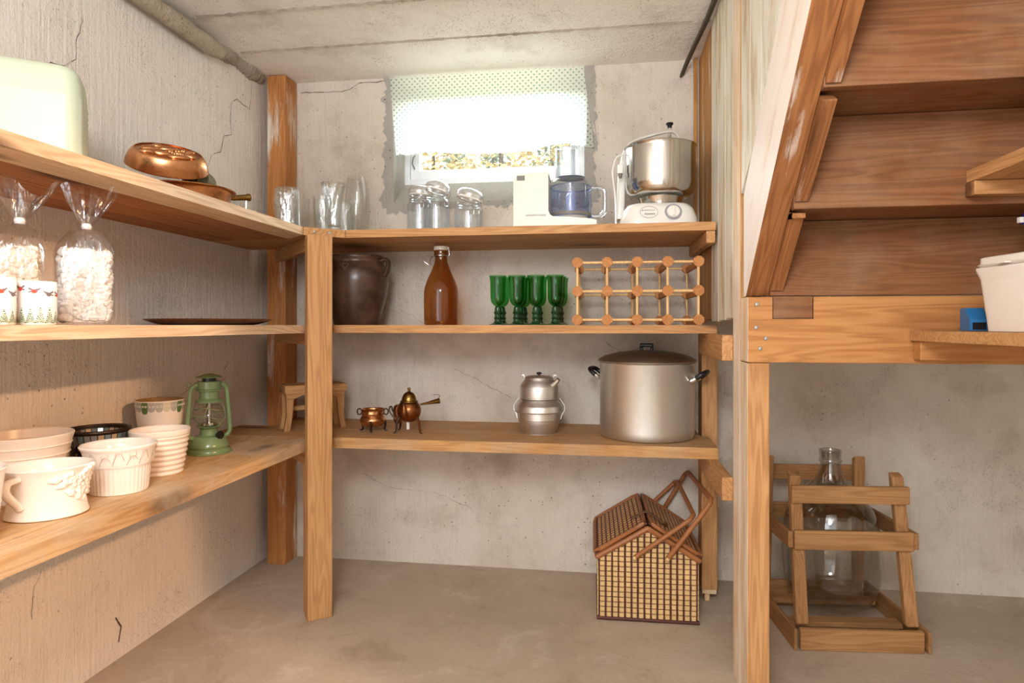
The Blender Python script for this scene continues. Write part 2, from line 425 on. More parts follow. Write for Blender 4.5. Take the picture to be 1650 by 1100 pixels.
crack(m, [(2.115, 1.58), (2.138, 1.629), (2.2, 1.66), (2.215, 1.72), (2.26, 1.745), (2.263, 1.868), (2.30, 1.895), (2.393, 1.883), (2.40, 1.95), (2.406, 2.0)], .0028, 'x', A)
crack(m, [(1.56, 1.86), (1.554, 1.835), (1.533, 1.774), (1.537, 1.733), (1.50, 1.70), (1.455, 1.69), (1.44, 1.65)], .0022, 'x', A)
crack(m, [(2.23, .80), (2.176, .775), (2.06, .80), (1.951, .75)], .0018, 'x', A)
crack(m, [(2.25, .86), (2.22, .83)], .0025, 'x', A)
crack(m, [(1.68, .13), (1.70, .09), (1.69, .05)], .005, 'x', A)
crack(m, [(1.40, .25), (1.41, .33), (1.43, .37)], .0016, 'x', A)
struct(m.build('wall_left', [MW, MCRACK]))
m = M()
T = .30
m.box(XL, WX0, YB, YB + T, 0, ZC); m.box(WX1, XR, YB, YB + T, 0, ZC)
m.box(WX0, WX1, YB, YB + T, 0, WZ0)
m.add([(WX0, YB, WZ0), (WX1, YB, WZ0), (WX1, YB + .145, 1.625), (WX0, YB + .145, 1.625)], [(0, 1, 2, 3)], 1)          # sloped sill
for sx_, x in ((1, WX0), (-1, WX1)):                                  # broken render edge round the opening
    rr = random.Random(3 + sx_); n = 46
    inn = [(x + sx_ * .012, YB - .003, WZ0 - .02 + (ZC - WZ0 + .02) * i / n) for i in range(n + 1)]
    wv = [.022 + rr.uniform(0, .016) + (.012 if i < 8 else 0) + .012 * sin(i * .7) * rr.random() for i in range(n + 1)]
    oot = [(x - sx_ * wv[i], YB - .0025, inn[i][2]) for i in range(n + 1)]
    m.add(inn + oot, [(i, i + 1, n + 2 + i, n + 1 + i) for i in range(n)], 1)
    m.add([(x + sx_ * .012, YB - .003, WZ0 + .0), (x + sx_ * .012, YB - .003, ZC), (x + sx_ * .012, YB + .145, ZC), (x + sx_ * .012, YB + .145, WZ0)], [(0, 1, 2, 3)], 1)
n = 60; rr = random.Random(9)
inn = [(WX0 - .02 + (WX1 - WX0 + .04) * i / n, YB - .003, WZ0) for i in range(n + 1)]
oot = [(p[0], YB - .0025, WZ0 - .016 - rr.uniform(0, .02) - .02 * max(0, cos(i * .12))) for i, p in enumerate(inn)]
m.add(inn + oot, [(i, i + 1, n + 2 + i, n + 1 + i) for i in range(n)], 1)
A = YB - .0015
crack(m, [(-1.3, 2.005), (-1.2, 2.0), (-1.1, 2.0), (-1.04, 2.03), (-.92, 2.035)], .0035, 'y', A, 2)
crack(m, [(-.07, 1.93), (-.05, 1.90), (-.04, 1.80), (-.03, 1.7)], .002, 'y', A, 2)
crack(m, [(.0, .93), (.05, .90), (.07, .87), (.16, .93), (.2, .95)], .0022, 'y', A, 2)
crack(m, [(-.62, .82), (-.5, .76), (-.38, .70)], .0018, 'y', A, 2)
crack(m, [(-.85, 1.06), (-.8, 1.04), (-.74, 1.0)], .0018, 'y', A, 2)
crack(m, [(-1.02, .37), (-.9, .31), (-.7, .3), (-.55, .24)], .0015, 'y', A, 2)
struct(m.build('wall_back', [MWR, MRAW, MCRACK]))
m = M(); m.box(XR, XR + .08, YN, YB + .3, 0, ZC + .0)
struct(m.build('wall_right', MWR))
m = M(); m.box(.35, XR + .08, YN - .08, YN, 0, ZC)  # unseen part-wall added to block sky light from the front right
struct(m.build('front_light_block', MWR))
# ceiling with ridges left by the casting boards
m = M(); m.box(XL - .08, XR + .08, YN, YB + .3, ZC, ZC + .1)
for y, w in ((2.235, .009), (1.955, .010), (1.68, .009), (1.40, .01), (1.1, .01), (.8, .01)):
    n = 90; rr = random.Random(int(y * 100))
    a, b, c = [], [], []
    for i in range(n + 1):
        x = XL + .06 + (.30 - XL) * i / n; q = rr.uniform(.5, 1.2)
        a.append((x, y - w * q, ZC + .001)); b.append((x, y + rr.uniform(-.002, .002), ZC - .006 * q)); c.append((x, y + w * rr.uniform(.5, 1.2), ZC + .001))
    for p, q in ((a, b), (b, c)):
        m.add(p + q, [(i, n + 1 + i, n + 2 + i, i + 1) for i in range(n)], 1)
struct(m.build('ceiling', [MCEIL, MSEAM]))
# rough cove where ceiling meets the left wall, in front of the pipe end
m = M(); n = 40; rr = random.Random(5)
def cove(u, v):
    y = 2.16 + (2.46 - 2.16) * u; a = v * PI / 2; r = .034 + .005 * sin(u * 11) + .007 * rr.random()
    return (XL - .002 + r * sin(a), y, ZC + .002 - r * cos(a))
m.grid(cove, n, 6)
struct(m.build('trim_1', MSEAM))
m = M(); rr = random.Random(8)
ys = [YN + .2 + (2.13 - YN - .2) * i / 90 for i in range(91)]
m.tube([(-1.400 + rr.uniform(-.002, .002), y, 2.0 + rr.uniform(-.002, .002)) for y in ys], [.030 + rr.uniform(-.003, .003) for _ in ys[:-1]] + [.022], 14)
tag(m.build('pipe', PIPE), 'plaster-coated pipe running along the top of the left wall under the ceiling', 'pipe')
m = M(); m.tube(spline([(.352, 1.3, 2.034), (.352, 1.75, 2.034), (.350, 2.0, 2.036), (.343, 2.2, 2.033), (.325, 2.42, 2.025), (.308, 2.52, 2.0), (.300, 2.545, 1.985)]), .0075, 8)
m.tube(spline([(.349, 1.3, 2.02), (.340, 1.75, 2.028), (.341, 2.0, 2.030), (.335, 2.2, 2.028), (.316, 2.42, 2.018), (.302, 2.52, 1.995), (.296, 2.547, 1.978)]), .0055, 8)
tag(m.build('cable', CABLE), 'old dark cable along the ceiling above the white planks', 'cable')

# window: frame, sash, pane
win = thing('window_1', 'small white basement window half covered by a printed curtain', 'window', (0, 0, 0))
del win['category']; del win['label']; struct(win)
FY = YB + .145
def fr(m, x0, x1, z0, z1, w, y0, y1):
    m.box(x0, x0 + w, y0, y1, z0, z1); m.box(x1 - w, x1, y0, y1, z0, z1); m.box(x0 + w, x1 - w, y0, y1, z0, z0 + w); m.box(x0 + w, x1 - w, y0, y1, z1 - w, z1)
m = M(); fr(m, WX0 + .012, WX1 - .012, 1.625, ZC, .022, FY, FY + .07); m.build('window_frame', WFR, win, bev=.002)
m = M(); fr(m, WX0 + .036, WX1 - .036, 1.649, 2.022, .040, FY + .012, FY + .05); m.build('sash', WFR, win, bev=.002)
m = M(); m.box(WX0 + .07, WX1 - .07, FY + .03, FY + .034, 1.685, 1.99); m.build('pane', G_PANE, win)
m = M(); m.tube([(WX0 + .055, FY + .008, 1.695), (WX0 + .05, FY - .012, 1.715), (WX0 + .053, FY - .010, 1.74), (WX0 + .056, FY + .008, 1.755)], .003, 8); m.build('window_hook', GPL, win)
# curtain
m = M()
def cur(u, v):
    xl = -.897 + (-.872 + .897) * v; xr = -.085 + .042 * v
    x = xl + (xr - xl) * u
    zb = 1.712 + .010 * sin(u * 9.5) + (.006 if u < .05 else 0) + .018 * max(0, 1 - abs(u - .86) / .12)
    zt = 2.040
    y = 2.545 + .006 * sin(u * 21 + v) * v + .010 * sin(u * 7.2 + 1) * v - .012 * v * (u > .9) * (u - .9) * 10
    return (x, y - .006, zt + (zb - zt) * v)
m.grid(cur, 90, 30)
for_h = [cur(i / 60, 1.0) for i in range(61)]
m.tube(for_h, .0022, 6)
tag(m.build('curtain', CURT), 'white cotton curtain with tiny green sprigs over the basement window', 'curtain')

# ------------------------------------------------------------------ timber: posts, bearers, shelves
m = M(); m.box(-.041, .041, -.05, .05, 0, ZC - .003)
tag(m.build('corner_post', W['corner'], loc=(-1.359, 2.503, 0), bev=.003), 'orange-brown timber post with flaking white paint in the room corner', 'post')
def rotpost(name, cx, cy, w, d, h, rz, mat, label):
    m = M(); m.box(-w / 2, w / 2, 0, d, 0, h)
    return tag(m.build(name, mat, loc=(cx, cy, 0), rz=rz, bev=.003), label, 'post')
RZ = math.atan2(.05, .066)
rotpost('shelf_post', -.957, 2.016, .083, .05, 1.306, RZ, W['pine_z'], 'free-standing pine post at the inner corner of the shelves')
p = rotpost('prop_timber', -1.016, 2.055, .030, .028, .525, RZ, W['pine_z'], 'short pine prop standing behind the foot of the corner shelf post'); p['category'] = 'timber prop'
m = M(); m.box(0, .055, 0, .085, .045, 1.0)
m.box(0.002, .053, .003, .08, 0.028, .045, 1); m.box(.012, .03, .01, .05, 0, .028, 1)
tag(m.build('support_post', [W['pine_z'], W['postwhite']], loc=(.346, 2.346, 0), bev=.003), 'rear pine post at the right end of the shelves behind the wicker basket', 'post')
# stair post: narrow front, deep side
m = M()
m.box(0, .055, 0, .094, 0, .902); m.box(0, .055, .094, .185, 0, ZC - .002)
for i, f in enumerate(m.f):
    if all(abs(m.v[k][0]) < 1e-6 for k in f): m.mi[i] = 1
sp = tag(m.build('stair_post', [W['pine_z'], W['postwhite']], loc=(.365, 1.698, 0), bev=.003), 'thick pine post carrying the stair beam, with a knot near its foot', 'post')

def bearer(name, x0, x1, y0, y1, z0, z1, label):
    m = M(); m.box(0, x1 - x0, 0, y1 - y0, 0, z1 - z0)
    return tag(m.build(name, W['pine_y'], loc=(x0, y0, z0), bev=.003), label, 'bearer')
bearer('shelf_bearer', .328, .3565, 2.122, 2.55, 1.268, 1.3085, 'short pine bearer under the right end of the top shelf')
bearer('shelf_bearer', .333, .3645, 1.875, 2.343, .897, .9715, 'stout pine bearer under the right end of the middle shelf')
bearer('shelf_bearer', .333, .3645, 1.875, 2.343, .495, .5630, 'pine bearer under the right end of the bottom shelf, above the basket')
def dbearer(z0, z1, label):
    a = Vector((-1.335, 2.43)); b = Vector((-1.02, 2.085)); d = (b - a); L = d.length; rz = math.atan2(d.y, d.x)
    m = M(); m.box(0, L, -.014, .014, 0, z1 - z0)
    return tag(m.build('shelf_bearer', W['pine_x'], loc=(a.x, a.y, z0), rz=rz, bev=.002), label, 'bearer')
dbearer(1.262, 1.3085, 'diagonal pine bearer under the corner of the top shelf')
dbearer(.930, .9715, 'diagonal pine bearer under the corner of the middle shelf')
dbearer(.500, .5630, 'diagonal pine bearer under the corner of the bottom shelf')

def shelf(name, label, z0, z1, boards, corner=None):
    t = thing(name, label, 'shelf', (0, 0, z0))
    for poly, mat in boards:
        cx = sum(p[0] for p in poly) / len(poly); cy = sum(p[1] for p in poly) / len(poly)
        m = M(); m.prism([(x - cx, y - cy) for x, y in poly], 0, z1 - z0)
        m.build('board', mat, t, bev=.0025, loc=(cx, cy, 0))
    return t
def rect(x0, x1, y0, y1): return [(x0, y0), (x1, y0), (x1, y1), (x0, y1)]
CP = (-1.316, 2.45)                                       # notch round the corner post
def lnotch(x0, x1, y0, y1):                                # left/back board with the corner post cut out
    return [(x0, y0), (x1, y0), (x1, y1), (CP[0] + .002, y1), (CP[0] + .002, CP[1] - .002), (x0, CP[1] - .002)]
Y0S = .12; E = .0012
# top level
lb = [(rect(a, b, Y0S, 2.117), W['under_y'] if k < 3 else W['lshelf_y']) for k, (a, b) in enumerate(((XL + E, -1.342), (-1.337, -1.237), (-1.232, -1.132)))]
lb.append(([(-1.128, Y0S), (-1.025, Y0S), (-1.025, 2.027), (-1.128, 2.117)], W['lshelf_y']))
shelf('wall_shelf', 'top left shelf of four pine boards holding the green tub and copper pan', 1.3095, 1.337, lb)
st = shelf('wall_shelf', 'top back shelf under the window holding jars and kitchen machines', 1.3095, 1.337, [
    ([(XL + E, 2.1185), (-1.125, 2.1185), (-1.0235, 2.0285), (-.912, 2.1185), (-.912, 2.26), (XL + E, 2.26)], W['pine_x']),
    (rect(-.911, .358, 2.1185, 2.26), W['pine_x']),
    (rect(XL + E, .358, 2.262, 2.404), W['pine_x']),
    ([(CP[0] + .002, 2.406), (.358, 2.406), (.358, 2.556), (CP[0] + .002, 2.556)], W['pine_x'])])
m = M(); nrm = Vector((.63, -.77, 0))
for f in (.25, .62):
    c = Vector((-1.0235, 2.0285, .015)).lerp(Vector((-.912, 2.1185, .011)), f)
    q = Vector((0, 0, 1)).rotation_difference(nrm)
    m = M(); m.lathe([(0, .0028), (.0045, .0022), (.0055, .0)], 12, c, rot=q.to_matrix()); m.build('screw_head', SCREW, st)
# middle level
shelf('wall_shelf', 'middle left shelf with the cellophane bags and copper tray', .9725, 1.0, [
    (rect(XL + E, -1.236, Y0S, 2.117), W['lshelf_y']), (rect(-1.234, -1.025, Y0S, 2.117), W['lshelf_y'])])
shelf('wall_shelf', 'middle back shelf with the brown crock, bottle and green goblets', .9725, 1.0, [
    (rect(XL + E, .362, 2.1185, 2.335), W['pine_x']),
    ([(CP[0] + .002, 2.337), (.341, 2.337), (.341, 2.556), (CP[0] + .002, 2.556)], W['pine_x'])])
# bottom level
shelf('wall_shelf', 'bottom left shelf carrying the white flower pots and the lantern', .563, .6, [
    (rect(XL + E, -1.236, Y0S, 2.117), W['lowy']), (rect(-1.2345, -1.025, Y0S, 2.117), W['lowy'])])
shelf('wall_shelf', 'bottom back shelf carrying the kettle and the big stock pot', .563, .6, [
    (rect(XL + E, .366, 2.1185, 2.335), W['lowx']),
    ([(CP[0] + .002, 2.3365), (.341, 2.3365), (.341, 2.556), (CP[0] + .002, 2.556)], W['lowx'])])

# ------------------------------------------------------------------ plank wall beside the stairs, beam, staircase
pw = struct(thing('wall_stair', '', '', (0, 0, 0))); del pw['label']; del pw['category']
up = lambda y: 1.352 + .905 * (1.748 - y)                   # stringer's upper edge
ys = [2.555, 2.47, 2.37, 2.26, 2.13, 2.01, 1.888]
for i in range(len(ys) - 1):
    m = M(); m.box(0, .02 - .003 * (i % 2), ys[i + 1] + .0015, ys[i] - .0015, 1.012 + .004 * (i % 3), ZC - .003)
    m.build('plank', W['plankb'] if i < 3 else W['plankw'], pw, loc=(.3665, 0, 0), bev=.002)
ys = [1.780, 1.67, 1.56, 1.44, 1.32, 1.20, 1.09, 1.0]
for i in range(len(ys) - 1):
    a, b = ys[i + 1] + .0015, ys[i] - .0015
    m = M(); m.prism([(b, max(up(b), 1.352) + .004), (b, ZC - .003), (a, ZC - .003), (a, min(up(a) + .004, ZC - .006))], 0, .018 + .003 * (i % 2), 'x')
    m.build('plank', W['plankw'], pw, loc=(.3665, 0, 0), bev=.0015)
m = M(); m.box(0, .014, 0, .016, 0, ZC - 1.345); 
tag(m.build('batten', W['plankb'], loc=(.345, 2.538, 1.342), bev=.002), 'thin upright batten in the corner behind the kitchen mixer', 'batten')

bt = thing('stair_beam', 'heavy honey-coloured pine beam under the lowest stair', 'beam', (.3665, 1.698, .9035))
m = M(); m.box(0, XR - .3665 - .002, 0, .09, 0, .169)
for i, f in enumerate(m.f):
    if all(abs(m.v[k][0]) < 1e-6 for k in f): m.mi[i] = 1
m.build('beam_timber', [W['beam_x'], W['postwhite']], bt, bev=.002)
m = M(); m.box(.062, .158, -.0015, .02, .114, .1675); m.build('inset_block', W['stair_x'], bt, bev=.0015)
m = M(); m.box(.062, .16, -.0008, .0, .1125, .114); m.box(.0605, .062, -.0008, 0, .112, .169); m.box(.158, .1595, -.0008, 0, .112, .169)
m.build('joint_gap', BLK, bt)
m = M()
for x, z in ((.022, .150), (.020, .090), (.044, .062), (.030, .036)):
    m = M(); m.lathe([(0, .003), (.0045, .0025), (.0055, 0)], 12, (x, -.0002, z), rot=Matrix.Rotation(PI / 2, 3, 'X')); m.build('screw_head', SCREW, bt)

sr = thing('staircase', 'open brown wooden stairs seen from below, rising toward the viewer', 'staircase', (0, 0, 0))
poly = [(1.722, 1.076), (1.748, 1.076), (1.748, 1.346), (.985, 2.036), (.72, 2.036)]
def stringer(x, left):
    m = M(); m.prism(poly, 0, .055, 'x')
    for i, f in enumerate(m.f):
        if left and all(abs(m.v[k][0]) < 1e-6 for k in f): m.mi[i] = 1
    o = m.build('stringer', [W['string'], W['stringwhite']], sr, bev=.002, loc=(x, 0, 0))
    return o
o = stringer(.3665, True); o['label'] = 'stringer with a whitewashed outer face'
stringer(1.32, False)
RX0, RX1 = .4225, 1.319
steps = [(1.700, 1.0755, 1.268), (1.497, 1.262, 1.4696), (1.300, 1.4636, 1.671), (1.102, 1.665, 1.872), (.905, 1.866, 2.04)]
for k, (y, z0, z1) in enumerate(steps):
    m = M(); m.box(0, RX1 - RX0, 0, .022, 0, z1 - z0 - .0015)
    m.build('riser', W['stair_x'], sr, loc=(RX0, y, z0), bev=.002)
    if k < 4:
        yn = steps[k + 1][0]
        m = M(); m.box(0, RX1 - RX0, 0, y + .05 - yn - .024, 0, .026)
        m.build('tread', W['stair_x'], sr, loc=(RX0, yn + .0235, z1), bev=.003)
        # cleat fixed to the stringer under each tread
        za, zb = z0 + .012, z1 - .006
        lo = lambda yy: 1.070 + .937 * (1.725 - yy)
        ya, yb = y - .006, yn + .012
        m = M(); m.prism([(ya, max(lo(ya) - .012, z0 + .004)), (ya, zb), (yb + .03, zb), (yb, zb - .02), (yb, lo(yb) - .016)][::-1], 0, .028, 'x')
        m.build('cleat', W['string'], sr, loc=(RX0 + .0005, 0, 0), bev=.003)

# small shelves nailed under the stairs
u1 = thing('storage_shelf', 'small pine board shelf on the front of the stair beam, under the white tub', 'shelf', (.752, 1.15, .9605))
m = M(); m.box(0, .52, 0, .544, 0, .0255); m.build('board', W['pine_x'], u1, bev=.002)
m = M(); m.box(.008, .52, .508, .5445, -.046, -.001); m.build('ledger', W['beam_x'], u1, bev=.002)
u2 = thing('storage_shelf', 'short pine board shelf fixed to the stair riser above', 'shelf', (.775, 1.12, 1.3075))
m = M(); m.box(0, .5, 0, .372, 0, .0265); m.build('board', W['pine_y'], u2, bev=.002)
m = M(); m.box(-.001, .5, .338, .374, -.031, -.001); m.build('ledger', W['pine_x'], u2, bev=.002)

# white tub on the low storage shelf
tb = thing('plastic_tub', 'white plastic tub with a lipped rim under the stairs', 'tub', (.935, 1.37, .987), .12)
def rbox(hx, hy, r, n=6):
    out = []
    for cx, cy, a0 in ((hx - r, hy - r, 0), (-hx + r, hy - r, PI / 2), (-hx + r, -hy + r, PI), (hx - r, -hy + r, 1.5 * PI)):
        for i in range(n + 1):
            a = a0 + PI / 2 * i / n; out.append((cx + r * cos(a), cy + r * sin(a)))
    return out
def loft(m, rings, mi=0, sm=True, cap0=True, cap1=False):
    n = len(rings[0][0]); vs = []
    for poly, z in rings: vs += [(x, y, z) for x, y in poly]
    fs = [(k * n + i, k * n + (i + 1) % n, (k + 1) * n + (i + 1) % n, (k + 1) * n + i) for k in range(len(rings) - 1) for i in range(n)]
    m.add(vs, fs, mi, sm)
    if cap0: m.add(vs[:n], [tuple(range(n - 1, -1, -1))], mi)
    if cap1: m.add(vs[-n:], [tuple(range(n))], mi)
m = M(); loft(m, [(rbox(.150, .080, .02), 0), (rbox(.158, .088, .022), .10), (rbox(.166, .096, .024), .125), (rbox(.166, .096, .024), .130), (rbox(.162, .092, .022), .130), (rbox(.150, .082, .02), .012)], cap1=True)
m.build('tub_body', BIN, tb)
m = M(); loft(m, [(rbox(.160, .090, .022), .131), (rbox(.164, .094, .022), .136), (rbox(.160, .090, .022), .139), (rbox(.160, .090, .022), .150), (rbox(.155, .085, .02), .152)], cap1=True)
m.box(-.175, -.158, -.012, .012, .134, .137)
m.build('lid', BIN, tb)
b = thing('plastic_clip', 'blue plastic clip standing left of the white tub', 'clip', (.828, 1.56, .987), -.15)
m = M(); m.prism([(-.026, 0), (.03, 0), (.03, .05), (.004, .052), (-.026, .024)], -.018, .018, 'x'); m.build('clip_body', BLU, b, bev=.002)
m = M(); m.box(-.013, .013, -.0268, -.025, .003, .019); m.build('dark_slot', BLK, b)
b = thing('spray_bottle', 'spray bottle with a blue trigger head behind the white tub', 'bottle', (.944, 1.53, .987))
m = M(); m.lathe(spline([(.0, 0), (.024, 0), (.026, .01), (.026, .13), (.018, .17), (.011, .185), (.011, .21), (0, .21)], 3), 20); m.build('bottle_body', WENA, b)
m = M(); m.prism([(-.036, .236), (-.03, .258), (.016, .262), (.02, .21), (-.008, .21), (-.012, .232)], -.009, .009, 'y')
m.prism([(-.014, .232), (-.022, .19), (-.018, .188), (-.006, .23)], -.004, .004, 'y'); m.build('trigger_head', DBL, b, bev=.002)
m = M(); m.box(-.044, -.036, -.005, .005, .238, .25); m.build('nozzle', WENA, b)

# ------------------------------------------------------------------ pots on the bottom left shelf
def vessel(prof, t=.005):
    """outer profile (r,z) bottom to top -> closed wall profile"""
    top = prof[-1]
    inner = [(max(r - t, .002), z) for r, z in prof if z > prof[0][1] + t * 1.2]
    return [(0, prof[0][1])] + list(prof) + [(top[0] - t * .35, top[1] + t * .4)] + inner[::-1] + [(0, prof[0][1] + t)]
def pot(name, label, loc, prof, mats=CER, t=.006, n=56, sx=1, sy=1, rz=0, fn=None, mis=None, body='body', k=5, group=None, raw=False):
    th = thing(name, label, 'flower pot', loc, rz, group)
    m = M(); m.lathe(vessel(prof if raw else spline(prof, k), t), n, sx=sx, sy=sy, fn=fn, mis=mis)
    return th, m.build(body, mats, th)
ZB = .6003
GP = 'white flower pots on the bottom left shelf'
# oval pot with loop handles and flower relief
th, _ = pot('flower_pot', 'white oval pot with loop handle and moulded flower relief', (-1.168, 1.172, ZB), [(.074, 0), (.079, .003), (.0765, .012), (.072, .035), (.073, .06), (.079, .085), (.086, .099), (.0885, .103)], sx=.95, sy=.82, rz=.55, group=GP)
def orad(z, ox=1, oy=.86):
    for a, b in zip([(.0765, .012), (.072, .035), (.073, .06), (.079, .085), (.0885, .103)], [(.072, .035), (.073, .06), (.079, .085), (.0885, .103), (.09, .2)]):
        if z <= b[1]: return a[0] + (b[0] - a[0]) * (z - a[1]) / (b[1] - a[1])
    return .088
m = M(); rr = random.Random(4)
for (a0, z0, n) in ((-.62, .074, 6), (-.35, .086, 6), (-.12, .07, 6), (-.42, .055, 5), (-.86, .083, 5), (-.2, .093, 5), (.05, .088, 5), (-.05, .05, 5)):
    for k in range(n + 1):
        q = 2 * PI * k / n; d = .0085 if k < n else 0
        a = a0 + d * cos(q) / .08; z = z0 + d * sin(q)
        r = orad(z) + .001
        m.sphere((r * .95 * cos(a), r * .82 * sin(a), z), .0065 if k < n else .0045, 8)
for a0, z0, tl in ((-1.0, .07, .5), (-.75, .05, -.6), (-1.18, .082, .2), (-.3, .035, -1.2), (-.5, .04, -.9)):
    for k in range(5):
        a = a0 + (k - 2) * .07; z = z0 + (k - 2) * .004 * tl; r = orad(z)
        m.sphere((r * .95 * cos(a), r * .82 * sin(a), z), .0045 + .002 * (2 - abs(k - 2)), 8)
m.build('flower_relief', CER, th)
for sgn in (1, -1):
    m = M(); pts = spline([(-.074 * sgn, 0, .088), (-.098 * sgn, .0, .086), (-.103 * sgn, 0, .070), (-.090 * sgn, 0, .052), (-.076 * sgn, 0, .038), (-.070 * sgn, 0, .028)])
    m.tube(pts, [.0075 - .003 * abs(i / len(pts) - .5) for i in range(len(pts))], 10, flat=1.5)
    o = m.build('handle', CER, th); o.rotation_euler = (0, 0, 1.05); o.scale = (.95, .95, 1)
# round pot, fluted lower body
th, _ = pot('flower_pot', 'white pot with fluted lower half and incised leaf band', (-1.164, 1.366, ZB), [(.066, 0), (.069, .004), (.072, .03), (.0745, .063), (.0775, .066), (.081, .085), (.085, .10), (.090, .108), (.091, .112)],
            sx=.91, sy=.87, rz=.4, n=168, fn=lambda r, z, a: r - (.0018 * (1 + cos(a * 42)) * .5 if .004 < z < .062 and r > .06 else 0), group=GP)
m = M(); rr = random.Random(12)
for k in range(9):
    a0 = -2.6 + k * .38; pts = []
    for i in range(9):
        u = i / 8; a = a0 + u * .33; z = .072 + .026 * sin(u * PI) * (1 if k % 2 else .6) + .01 * u
        r = .0785 + (z - .068) * .2 + .0012; pts.append((r * .91 * cos(a), r * .87 * sin(a), z))
    m.tube(pts, .0008, 5)
    for i in (2, 4, 6):
        p = Vector(pts[i]); q = p + Vector((0, 0, .012)) * (1 if i % 4 else -.6) + Vector((p.x, p.y, 0)).normalized() * .0025
        m.tube([p, (p + q) / 2 + Vector((.001, .001, 0)), q], .0006, 4)
m.build('leaf_band', CERS, th)
# beehive ringed pot
prof = []
for i in range(61):
    z = .117 * i / 60; r = .060 + .019 * (z / .117) ** .9 + (.0018 * sin(z / .117 * 2 * PI * 8.5) if z < .105 else .0022)
    prof.append((r, z))
pot('flower_pot', 'white ringed pot with horizontal ribs, beside the fluted pot', (-1.193, 1.545, ZB), prof, raw=True, sx=.92, sy=.92, mats=CERM, group=GP)
# large plain pot at the back left
pot('flower_pot', 'large plain off-white pot with two grooves, against the left wall', (-1.338, 1.282, ZB), [(.072, 0), (.075, .003), (.083, .06), (.087, .098), (.0895, .1), (.0875, .103), (.091, .12), (.093, .122), (.0915, .125), (.096, .141), (.097, .145)], mats=CERM, group=GP)
pot('flower_pot', 'white pot cut off by the left edge of the photo', (-1.167, .971, ZB), [(.062, 0), (.066, .004), (.072, .07), (.078, .125), (.082, .135)], group=GP)
# green bordered pot
def band(prof, cuts):
    out = []
    for k in range(len(prof) - 1):
        z = (prof[k][1] + prof[k + 1][1]) / 2; out.append([i for i, c in enumerate(cuts) if z >= c][-1])
    return out
pr = [(.055, 0), (.057, .003), (.060, .04), (.065, .09), (.0665, .1), (.070, .128), (.0705, .131), (.0735, .168), (.074, .172)]
vp = vessel(pr, .005)
mis = []
for k in range(len(vp) - 1):
    z = (vp[k][1] + vp[k + 1][1]) / 2; outer = k <= len(pr)
    mis.append((1 if z < .112 else 0) if outer else 2)
gpot, _ = pot('flower_pot', 'tall cream pot with a green and grey scroll border, behind the ringed pot', (-1.340, 1.735, ZB), pr, raw=True, mats=[CERM, PGB, plain('ochre_inside_glaze', srgb(160, 124, 70), .4)], t=.005, mis=mis)
m = M()
def onpot(a, z, r0=.0555, s=.108, e=.0008): r = r0 + s * z + e; return (r * cos(a), r * sin(a), z)
for k in range(20):
    a0 = k * 2 * PI / 20
    mi = (0, 1, 1, 2, 1)[k % 5]
    n = 8; vs = [onpot(a0 + .15 * (i / n * 2 - 1), .1705) for i in range(n + 1)] + [onpot(a0 + .15 * (i / n * 2 - 1), .150 - .008 * math.sqrt(max(0, 1 - (i / n * 2 - 1) ** 2)) - (.006 if mi == 0 else 0)) for i in range(n + 1)]
    m.add(vs, [(i, n + 1 + i, n + 2 + i, i + 1) for i in range(n)], mi)
    for s in (-1, 1):
        m.tube([onpot(a0 + s * .07 + .05 * cos(q) * (1 - q / 9), .158 + .0045 * sin(q) * (1 - q / 9), e=.0014) for q in [i * .6 for i in range(14)]], .0008, 4, mi=3)
m.build('scroll_border', [PGN, plain('grey_scroll', srgb(176, 172, 158), .6), plain('beige_scroll', srgb(206, 196, 174), .6), CERM], gpot); gpot.scale = (.9, .9, 1)
# mosaic bowl
mb = thing('mosaic_bowl', 'mirror mosaic candle bowl with dark rim behind the white pots', 'bowl', (-1.340, 1.497, ZB)); mb.scale = (.92, .92, 1)
m = M(); m.lathe(vessel(spline([(.045, 0), (.05, .003), (.066, .05), (.077, .10), (.080, .12)], 4), .003), 48); m.build('bowl_body', BLK, mb)
m = M(); rr = random.Random(21)
for row, (za, zb) in enumerate(((.082, .115), (.045, .078), (.012, .042))):
    n = 30
    for k in range(n):
        for inner in (0, 1):
            mi = rr.randrange(4); vs = []
            for (z, s) in ((za, 0), (za, 1), (zb, 1), (zb, 0)):
                a = (k + .07 + .86 * s) * 2 * PI / n; r = (.0525 + .235 * z if z > .05 else .0475 + .335 * z) + (.0016 if not inner else -.0058)
                vs.append((r * cos(a), r * sin(a), z))
            m.add(vs, [(0, 1, 2, 3)], mi)
m.build('mosaic_tiles', [metal('mirror_tile', srgb(190, 186, 180), .15), plain('grey_tile', srgb(128, 124, 122), .15), plain('sand_tile', srgb(176, 150, 118), .2), plain('teal_tile', srgb(104, 122, 124), .15)], mb)
m = M(); m.tube([(.0815 * cos(i * PI / 24), .0815 * sin(i * PI / 24), .121) for i in range(48)], .0055, 8, closed=True); m.build('rim', IRON, mb)
m = M(); rr = random.Random(2)
for k in range(46):
    a = 3.7 + rr.random() * 2.2; z = rr.uniform(.012, .07); r = .0555 + .30 * z + rr.uniform(.001, .007)
    m.sphere((r * cos(a), r * sin(a), z), rr.uniform(.002, .0034), 6)
m.build('bead_trim', metal('gold_bead', srgb(214, 170, 96), .2), mb)

